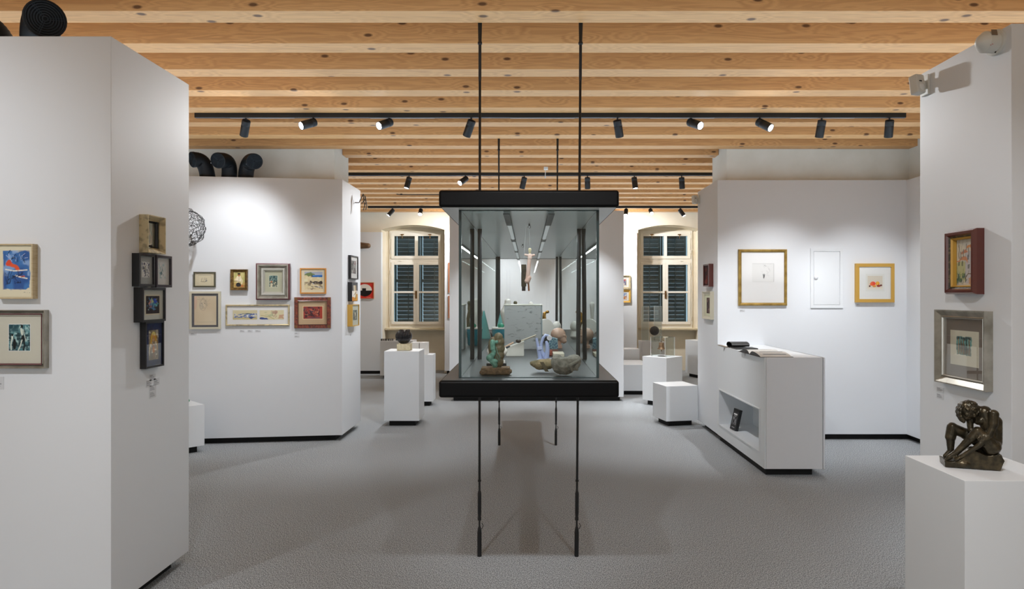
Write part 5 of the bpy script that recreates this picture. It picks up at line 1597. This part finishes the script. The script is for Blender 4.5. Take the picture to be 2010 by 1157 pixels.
# ================================================================== PIECES INSIDE THE GLASS CASE
ZC = ZF + .0004
GREENP = mat('verdigris_patina', '#4d7f70', .55, vary=(60, '#7fae9b', .4, .7))
BRN = mat('brown_green_bronze', '#6a5b42', .5, vary=(50, '#4d5238', .4, .7), bump=(90, .6, .004))
BRST = mat('rough_brown_stone', '#8a6e52', .85, vary=(60, '#5d4a38', .4, .7), bump=(90, .9, .004))
GRST = mat('grey_fieldstone', '#9a968c', .85, vary=(45, '#77746b', .4, .7), bump=(80, .8, .004))
TNST = mat('mottled_ochre_stone', '#93815f', .75, vary=(26, '#6b6347', .35, .65), bump=(70, .7, .004))
PALEM = mat('pale_marble', '#e6e2da', .35)
PINKM = mat('pink_veined_marble', '#dcb7a0', .35, vary=(14, '#c8917a', .5, .8))
BLUEG = mat('periwinkle_glaze', '#a9b6dc', .3, coat=.4)

# green and brown torso
O = Vector((-.15, 3.165, ZC))
t = thing('patinated_torso', 'brown and verdigris torso on a rough brown stone, front left in the case', 'sculpture', O)
b = MB().box(O.x - .064, O.x + .066, O.y - .045, O.y + .045, O.z + .004, O.z + .034)
for i in range(12):
    b.ell(O + Vector((-.055 + i * .0105, R.uniform(-.04, .04), R.uniform(.012, .026))), (.018, .016, .013), nu=6, nv=8)
clay_obj('stone_base', BRST, t, b, .0028, 1, (.008, .004))
b = MB()
for (x, z, rx_, rz) in ((.012, .060, .026, .03), (.014, .09, .028, .03), (.016, .12, .028, .03), (.016, .150, .026, .03), (.014, .172, .021, .022), (-.022, .13, .012, .035), (-.018, .085, .014, .03), (-.012, .155, .012, .02)):
    b.ell(O + Vector((x, 0, z)), (rx_, .026, rz))
clay_obj('brown_body', BRN, t, b, .0024, 2, (.006, .003))
b = MB().cap(O + Vector((-.012, -.022, .15)), O + Vector((-.010, -.024, .12)), .013, .012).cap(O + Vector((-.010, -.024, .12)), O + Vector((-.006, -.026, .105)), .009, .011).cap(O + Vector((-.006, -.026, .10)), O + Vector((-.024, -.022, .078)), .010, .018)
b.cap(O + Vector((-.024, -.022, .078)), O + Vector((.000, -.026, .045)), .016, .012).cap(O + Vector((.0, -.026, .06)), O + Vector((-.004, -.024, .034)), .014, .008).ell(O + Vector((.006, -.024, .152)), (.009, .008, .008))
clay_obj('green_figure', GREENP, t, b, .002, 2, (.004, .001))
MB().tube([O + Vector((-.012, 0, .165)), O + Vector((-.018, 0, .182)), O + Vector((-.022, 0, .196))], [.004, .0035, .0012], 8).build('horn', BLACKM, t, smooth=60)
MB().tube([O + Vector((.004, -.028, .13)), O + Vector((.012, -.03, .10)), O + Vector((.022, -.028, .085)), O + Vector((.020, -.028, .065)), O + Vector((.006, -.029, .09)), O + Vector((.0, -.029, .07)), O + Vector((.01, -.029, .05))], .0016, 6).build('green_line', GREENP, t, smooth=60)

# black based white oval piece behind it
O = Vector((-.158, 3.47, ZC))
t = thing('white_oval_piece', 'smooth white oval on a black block, behind the brown torso', 'sculpture', O)
MB().box(O.x - .05, O.x + .05, O.y - .035, O.y + .035, O.z, O.z + .024).build('black_base', BS, t, bevel=.002)
MB().tube([O + Vector((.02, 0, .022)), O + Vector((.028, 0, .055))], .009, 12).build('stem', BS, t, smooth=50)
MB().ell(O + Vector((.002, 0, .082)), (.052, .03, .034), nu=18, nv=24).build('oval', PALEM, t, smooth=180)
MB().box(O.x + .028, O.x + .042, O.y - .01, O.y + .01, O.z + .024, O.z + .037).build('white_cube', PALEM, t, bevel=.001)

# grey stone with a fold, front right
O = Vector((.172, 3.13, ZC + .003))
t = thing('grey_stone_carving', 'large grey stone with a carved fold, front right in the case', 'sculpture', O)
b = MB().box(O.x - .055, O.x + .058, O.y - .035, O.y + .04, O.z + .022, O.z + .078)
b.ell(O + Vector((-.036, 0, .055)), (.030, .040, .038)).ell(O + Vector((-.015, 0, .035)), (.045, .042, .034)).ell(O + Vector((.04, 0, .065)), (.034, .036, .028)).ell(O + Vector((.05, -.005, .052)), (.02, .03, .022)).ell(O + Vector((-.005, 0, .02)), (.04, .034, .02))
clay_obj('stone', GRST, t, b, .0026, 5, (.012, .006))
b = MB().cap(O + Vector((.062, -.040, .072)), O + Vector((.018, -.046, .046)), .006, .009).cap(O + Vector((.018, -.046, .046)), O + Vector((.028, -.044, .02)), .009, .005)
clay_obj('carved_fold', mat('plain_grey_stone', '#8b877d', .85, bump=(80, .6, .003)), t, b, .002, 3, (.006, .002))  # fold in one even grey without mottling
# ochre fish like stone
O = Vector((.070, 3.27, ZC))
t = thing('ochre_stone_carving', 'pointed ochre and grey stone lying left of the large grey stone', 'sculpture', O)
b = MB().cap(O + Vector((-.048, 0, .040)), O + Vector((-.015, 0, .035)), .012, .026).cap(O + Vector((-.015, 0, .035)), O + Vector((.03, 0, .038)), .026, .026).cap(O + Vector((.03, 0, .038)), O + Vector((.052, 0, .036)), .022, .018)
clay_obj('stone', TNST, t, b, .0026, 3, (.010, .005))
MB().obox(O + Vector((.012, -.0275, .004)), (1, 0, 0), (-.55, .1, 1), (0, -1, .1), 0, .018, 0, .045, 0, .002).build('dark_stain', mat('dark_inlay', '#4a3f26', .5), t)

# periwinkle looped figure
O = Vector((.092, 3.85, ZC))
t = thing('blue_looped_figure', 'pale periwinkle ceramic figure with a tall loop and raised arm', 'sculpture', O)
MB().extr([O + Vector((-.042, -.03, 0)), O + Vector((.045, -.035, 0)), O + Vector((.05, .03, 0)), O + Vector((-.03, .035, 0))], (0, 0, .009)).build('base', BLUEG, t, bevel=.003)
lp = [(.008, .01), (-.014, .05), (-.016, .09), (-.006, .125), (.008, .142), (.022, .138), (.030, .122)]
MB().tube([O + Vector((x, 0, z)) for x, z in lp], [.013, .010, .008, .008, .008, .008, .006], 12).build('loop', BLUEG, t, smooth=70)
MB().tube([O + Vector((.012, -.01, .01)), O + Vector((.020, -.012, .06)), O + Vector((.016, -.012, .095)), O + Vector((.010, -.012, .108))], [.016, .012, .010, .007], 12).build('front_limb', BLUEG, t, smooth=70)
MB().tube([O + Vector((-.022, 0, .008)), O + Vector((-.032, 0, .06)), O + Vector((-.043, 0, .125))], [.013, .010, .007], 12).build('raised_arm', BLUEG, t, smooth=70)
MB().obox(O + Vector((-.036, -.014, .058)), (1, .2, .1), (-.1, 0, 1), (0, -1, 0), 0, .024, 0, .018, -.02, .004).build('square_hand', mat('pale_glaze', '#c3cbe6', .3), t, bevel=.002)
hd_ = MB().lathe([(.013, -.003), (.015, 0), (.013, .003), (.005, .003), (.004, 0), (.005, -.003)], O + Vector((.030, -.004, .126)), (0, 1, .1), 20)
hd_.build('ring_head', mat('white_glaze', '#e6e4e8', .3), t, smooth=40)

# white wedge with scalpels and ball
O = Vector((-.075, 4.15, ZC))
t = thing('white_wedge', 'off white wedge shaped block in front of the marble slab', 'sculpture', O)
MB().extr([O + Vector((-.055, -.05, 0)), O + Vector((.052, -.05, 0)), O + Vector((.052, -.05, .088)), O + Vector((-.055, -.05, .050))], (0, .10, 0)).build('wedge', mat('off_white_plaster', '#d9d6cc', .6), t, bevel=.0015)
t2 = thing('dark_pebble', 'small dark brown pebble on the sloping wedge', 'sculpture', O + Vector((.018, -.02, .077)))
MB().ell(O + Vector((.018, -.02, .0885)), (.017, .013, .0115)).build('pebble', mat('dark_pebble_stone', '#3c332c', .4), t2, smooth=180)
sl_ = Vector((1, 0, .355)).normalized()
t3 = thing('pale_stick', 'thin pale stick lying up the wedge beyond its edge', 'stick', O + Vector((.035, 0, .085)))
MB().tube([O + Vector((.02, .01, .082)) , O + Vector((.125, .03, .121))], [.004, .005], 10).build('stick', mat('pale_birch', '#d8cdb8', .5), t3, smooth=60)
t4 = thing('dark_tipped_stick', 'short stick with a dark end at the low side of the wedge', 'stick', O + Vector((-.05, -.03, .055)))
MB().tube([O + Vector((-.064, -.035, .052)), O + Vector((-.012, -.012, .080))], [.006, .005], 10).build('stick', mat('orange_stick', '#d7b295', .5), t4, smooth=60)
MB().cap(O + Vector((-.066, -.046, .044)), O + Vector((-.036, -.046, .058)), .009, .006, 6, 8).build('dark_end', mat('slate_grey', '#45494d', .5), t4, smooth=60)

# marble slab
O = Vector((-.032, 4.70, ZC))
t = thing('marble_slab', 'upright grey veined marble block in the middle of the case', 'sculpture', O)
m = mat('carrara_marble', '#c3c6c6', .3, coat=.2)
nt = m.node_tree
tc = nt.nodes.new('ShaderNodeTexCoord')
mp_ = nt.nodes.new('ShaderNodeMapping'); mp_.inputs['Rotation'].default_value = (0, .5, 0); mp_.inputs['Scale'].default_value = (1, 1, 3.2)
nz_ = nt.nodes.new('ShaderNodeTexNoise'); nz_.inputs['Scale'].default_value = 14; nz_.inputs['Detail'].default_value = 8; nz_.inputs['Distortion'].default_value = 1.4
rp_ = nt.nodes.new('ShaderNodeValToRGB')
rp_.color_ramp.elements[0].position = .30; rp_.color_ramp.elements[0].color = (*srgb('#6f7476'), 1)
rp_.color_ramp.elements[1].position = .42; rp_.color_ramp.elements[1].color = (*srgb('#c6c9c9'), 1)
nt.links.new(tc.outputs['Object'], mp_.inputs[0]); nt.links.new(mp_.outputs[0], nz_.inputs['Vector']); nt.links.new(nz_.outputs['Fac'], rp_.inputs[0])
nt.links.new(rp_.outputs[0], nt.nodes['Principled BSDF'].inputs['Base Color'])
MB().box(O.x - .127, O.x + .122, O.y - .08, O.y + .08, O.z, O.z + .296).build('slab', m, t, bevel=.0015)
MB().box(O.x + .1225, O.x + .131, O.y - .075, O.y + .08, O.z, O.z + .296).build('side_panel', mat('pale_blue_edge', '#a9b6bb', .3), t)
MB().box(O.x - .131, O.x + .131, O.y - .082, O.y + .082, O.z + .2962, O.z + .303).build('top_panel', mat('cream_marble_top', '#dcdacb', .3), t, bevel=.001)

# draped white figure and others behind the slab
O = Vector((-.165, 5.6, ZC))
t = thing('white_draped_figure', 'tall smooth white figure standing behind the marble slab', 'sculpture', O)
b = MB().cap(O + Vector((.01, 0, .07)), O + Vector((-.02, 0, .22)), .036, .042).cap(O + Vector((-.02, 0, .22)), O + Vector((.0, 0, .295)), .042, .028).ell(O + Vector((.0, 0, .315)), (.026, .026, .022))
clay_obj('figure', PALEM, t, b, .0035, 4, None)
MB().box(O.x - .04, O.x + .05, O.y - .04, O.y + .04, O.z, O.z + .06).build('base', PALEM, t, bevel=.002)
O2 = Vector((-.10, 5.7, ZC))
t = thing('dark_slim_figure', 'slim dark brown figure beside the white draped one, behind the slab', 'sculpture', O2)
b = MB().cap(O2 + Vector((0, 0, .021)), O2 + Vector((.005, 0, .17)), .018, .014).cap(O2 + Vector((.005, 0, .17)), O2 + Vector((-.012, 0, .26)), .016, .012).ell(O2 + Vector((-.004, 0, .30)), (.016, .014, .018)).cap(O2 + Vector((.0, 0, .25)), O2 + Vector((-.004, 0, .30)), .01, .01)
clay_obj('figure', BRN, t, b, .003, 3, (.006, .003))
O = Vector((.03, 6.2, ZC))
t = thing('white_dome_piece', 'pale rounded dome piece peeping over the marble slab', 'sculpture', O)
MB().lathe([(.03, 0), (.03, .02), (.012, .05), (.014, .18), (.02, .25), (.023, .275), (.018, .295), (.006, .305)], O, seg=24).build('dome', PALEM, t, smooth=60)
# teal pieces, left of the slab
TEAL = mat('teal_glass', '#1f8fa3', .12, coat=.5)
TEALP = mat('pale_turquoise_glass', '#7fd0cf', .15, coat=.4)
O = Vector((-.205, 4.98, ZC))
t = thing('teal_glass_vessel', 'deep teal glass vessel with white rim, left behind the slab', 'sculpture', O)
MB().lathe([(.045, 0), (.050, .01), (.056, .10), (.057, .118), (.053, .118), (.048, .012)], O, seg=28).build('vessel', TEAL, t, smooth=40)
MB().lathe([(.054, .118), (.058, .122), (.055, .132), (.048, .128)], O, seg=28).build('white_rim', PALEM, t, smooth=40)
MB().ell(O + Vector((.01, -.01, .142)), (.024, .024, .02), nu=8, nv=12).build('green_stone', mat('bright_green_glaze', '#2f9a7a', .25), t, smooth=180)
O = Vector((-.225, 5.75, ZC))
t = thing('turquoise_sail', 'turquoise glass cone like a sail, at the far left in the case', 'sculpture', O)
MB().lathe([(.055, 0), (.052, .03), (.03, .13), (.004, .235)], O, seg=24).build('cone', TEALP, t, smooth=50)

# brass figure on a glass block, behind slab on the right
BR = mat('polished_brass', '#b58a45', .22, metal=.9)
O = Vector((.155, 6.05, ZC))
t = thing('brass_figure', 'twisting brass seated figure on a clear block behind the slab', 'sculpture', O)
MB().box(O.x - .05, O.x + .05, O.y - .04, O.y + .04, O.z, O.z + .055).build('clear_block', ACRYL, t)
q = O + Vector((-.005, 0, .056))
b = MB().ell(q + Vector((.0, 0, .012)), (.036, .03, .014)).cap(q + Vector((.01, 0, .03)), q + Vector((-.008, 0, .07)), .024, .02).cap(q + Vector((-.008, 0, .07)), q + Vector((-.010, 0, .105)), .015, .013).cap(q + Vector((-.010, 0, .105)), q + Vector((-.002, 0, .145)), .013, .016)
b.cap(q + Vector((-.002, 0, .145)), q + Vector((.014, 0, .158)), .010, .010).ell(q + Vector((.024, 0, .160)), (.017, .015, .014)).cap(q + Vector((0, -.01, .14)), q + Vector((.008, -.022, .09)), .008, .007).cap(q + Vector((.008, -.022, .09)), q + Vector((.024, -.02, .055)), .007, .006).cap(q + Vector((0, 0, .05)), q + Vector((.034, -.01, .06)), .014, .010).cap(q + Vector((.034, -.01, .06)), q + Vector((.030, -.01, .02)), .010, .009)
clay_obj('figure', BR, t, b, .0028, 2, None)
# white disc on dark foot
O = Vector((.14, 5.25, ZC))
t = thing('white_tilted_disc', 'large white tilted disc on a dark foot, right of the slab', 'sculpture', O)
MB().lathe([(.002, -.012), (.066, -.010), (.070, 0), (.066, .010), (.002, .012)], O + Vector((.0, 0, .115)), (.55, -1, .25), 32).build('disc', PALEM, t, smooth=40)
MB().extr([O + Vector((-.03, -.01, 0)), O + Vector((.03, -.01, 0)), O + Vector((-.005, -.01, .09)), O + Vector((-.028, -.01, .11))], (0, .03, 0)).build('dark_foot', mat('dark_grey_foot', '#3b3d40', .4), t, bevel=.001)
# pink marble head
O = Vector((.215, 4.72, ZC))
t = thing('pink_marble_head', 'round pink marble head on a small block, right side of the case', 'sculpture', O)
MB().box(O.x - .03, O.x + .02, O.y - .03, O.y + .03, O.z, O.z + .022).build('block', PINKM, t, bevel=.001)
b = MB().ell(O + Vector((-.005, 0, .095)), (.052, .050, .046)).cap(O + Vector((.012, -.01, .075)), O + Vector((.034, -.012, .052)), .032, .020).cap(O + Vector((-.005, 0, .06)), O + Vector((-.004, 0, .022)), .022, .02).ell(O + Vector((.046, -.012, .078)), (.008, .008, .014))
b.ell(O + Vector((.034, -.03, .090)), (.014, .012, .005)).ell(O + Vector((.040, -.022, .05)), (.010, .01, .004)).ell(O + Vector((.0, -.045, .085)), (.008, .006, .013))
clay_obj('head', PINKM, t, b, .0028, 2, None)
# second pale head further back, seen in reflection
O = Vector((.235, 5.55, ZC))
t = thing('pale_marble_bust', 'pale marble bust further back on the right side of the case', 'sculpture', O)
b = MB().cap(O + Vector((0, 0, .042)), O + Vector((0, 0, .075)), .04, .022).ell(O + Vector((0, 0, .11)), (.036, .038, .044)).cap(O + Vector((0, 0, .07)), O + Vector((0, 0, .10)), .022, .02)
clay_obj('bust', PALEM, t, b, .0035, 3, None)
# blue crystal block
O = Vector((.165, 4.42, ZC))
t = thing('blue_crystal_block', 'rough blue and turquoise speckled mineral block below the pink head', 'sculpture', O)
MB().extr([O + Vector((-.034, -.02, .018)), O + Vector((.030, -.02, .018)), O + Vector((.028, -.02, .085)), O + Vector((.0, -.02, .092)), O + Vector((-.022, -.02, .098))], (0, .05, 0)).build('mineral', mat('blue_crystal', '#9cc3cc', .45, vary=(140, '#3f6a8c', .45, .6), bump=(150, 1, .006)), t, bevel=.003)
MB().box(O.x - .03, O.x + .03, O.y - .022, O.y + .035, O.z, O.z + .018).build('pink_block', mat('dull_pink_stone', '#a87d70', .7), t, bevel=.001)
# beige box and red brick
O = Vector((.185, 4.10, ZC))
t = thing('beige_stone_box', 'flat beige stone box behind the grey carving', 'box', O)
MB().box(O.x - .035, O.x + .032, O.y - .05, O.y + .10, O.z, O.z + .020).build('box', mat('beige_limestone', '#cfc7b2', .7, bump=(60, .3, .002)), t, bevel=.002)
O = Vector((.128, 4.12, ZC))
t = thing('red_brick_piece', 'small rough red brick left of the beige box', 'brick', O)
b = MB().box(O.x - .018, O.x + .020, O.y - .02, O.y + .03, O.z + .002, O.z + .034)
clay_obj('brick', mat('red_brick', '#9a4f3c', .85, vary=(80, '#6f3a2e', .4, .7), bump=(120, .8, .003)), t, b, .003, 1, (.01, .003))

# hanging crucifix-like figure with a dark slab behind
O = Vector((.008, 3.64, 1.519))
t = thing('hanging_pink_figure', 'pale pink figure with outstretched arms hanging from the case ceiling', 'sculpture', O)
PK = mat('pale_pink_wax', '#dfb9a8', .5, vary=(20, '#e6cfc4', .4, .7))
b = MB().cap(O + Vector((-.010, 0, .056)), O + Vector((.003, 0, .19)), .0125, .0095).cap(O + Vector((-.010, 0, .054)), O + Vector((-.002, 0, .07)), .016, .013).cap(O + Vector((.003, 0, .178)), O + Vector((.003, 0, .190)), .013, .011)
clay_obj('robe', PK, t, b, .0016, 3, None)
MB().cap(O + Vector((.0, 0, .188)), O + Vector((-.022, 0, .193)), .007, .0055).build('arm', PK, t, smooth=180)
MB().cap(O + Vector((.004, 0, .188)), O + Vector((.026, 0, .191)), .007, .0055).build('arm', PK, t, smooth=180)
MB().cap(O + Vector((.003, 0, .198)), O + Vector((.003, 0, .221)), .006, .0085).build('head', mat('pale_straw_wood', '#c2b794', .6), t, smooth=180)
MB().tube([O + Vector((-.002, 0, .0)), O + Vector((-.005, 0, .045))], .0045, 10).build('foot_peg', mat('amber_wood', '#8a4f24', .5), t, smooth=60)
DK = mat('charred_olive_wood', '#4d4633', .75, vary=(40, '#2b2722', .4, .65), bump=(80, .7, .003))
MB().box(O.x - .043, O.x - .016, .01 + O.y, O.y + .03, O.z + .024, O.z + .142).build('dark_slab', DK, t, bevel=.002)
MB().box(O.x - .040, O.x - .020, .012 + O.y, O.y + .028, O.z, O.z + .024).build('slab_foot', mat('dark_brown_peg', '#2d2622', .6), t, bevel=.001)
MB().tube([O + Vector((-.036, .018, .134)), O + Vector((.0, .012, .134))], .0016, 6).build('cross_pin', PALEM, t, smooth=60)
THR = mat('clear_nylon', '#cfd4d4', .3)
MB().tube([O + Vector((.003, 0, .228)), Vector((.008, 3.64, ZT - .022))], .0004, 5).build('thread', THR, t)
MB().tube([O + Vector((-.03, .02, .142)), Vector((-.010, 3.66, ZT - .001))], .0004, 5).build('thread', THR, t)
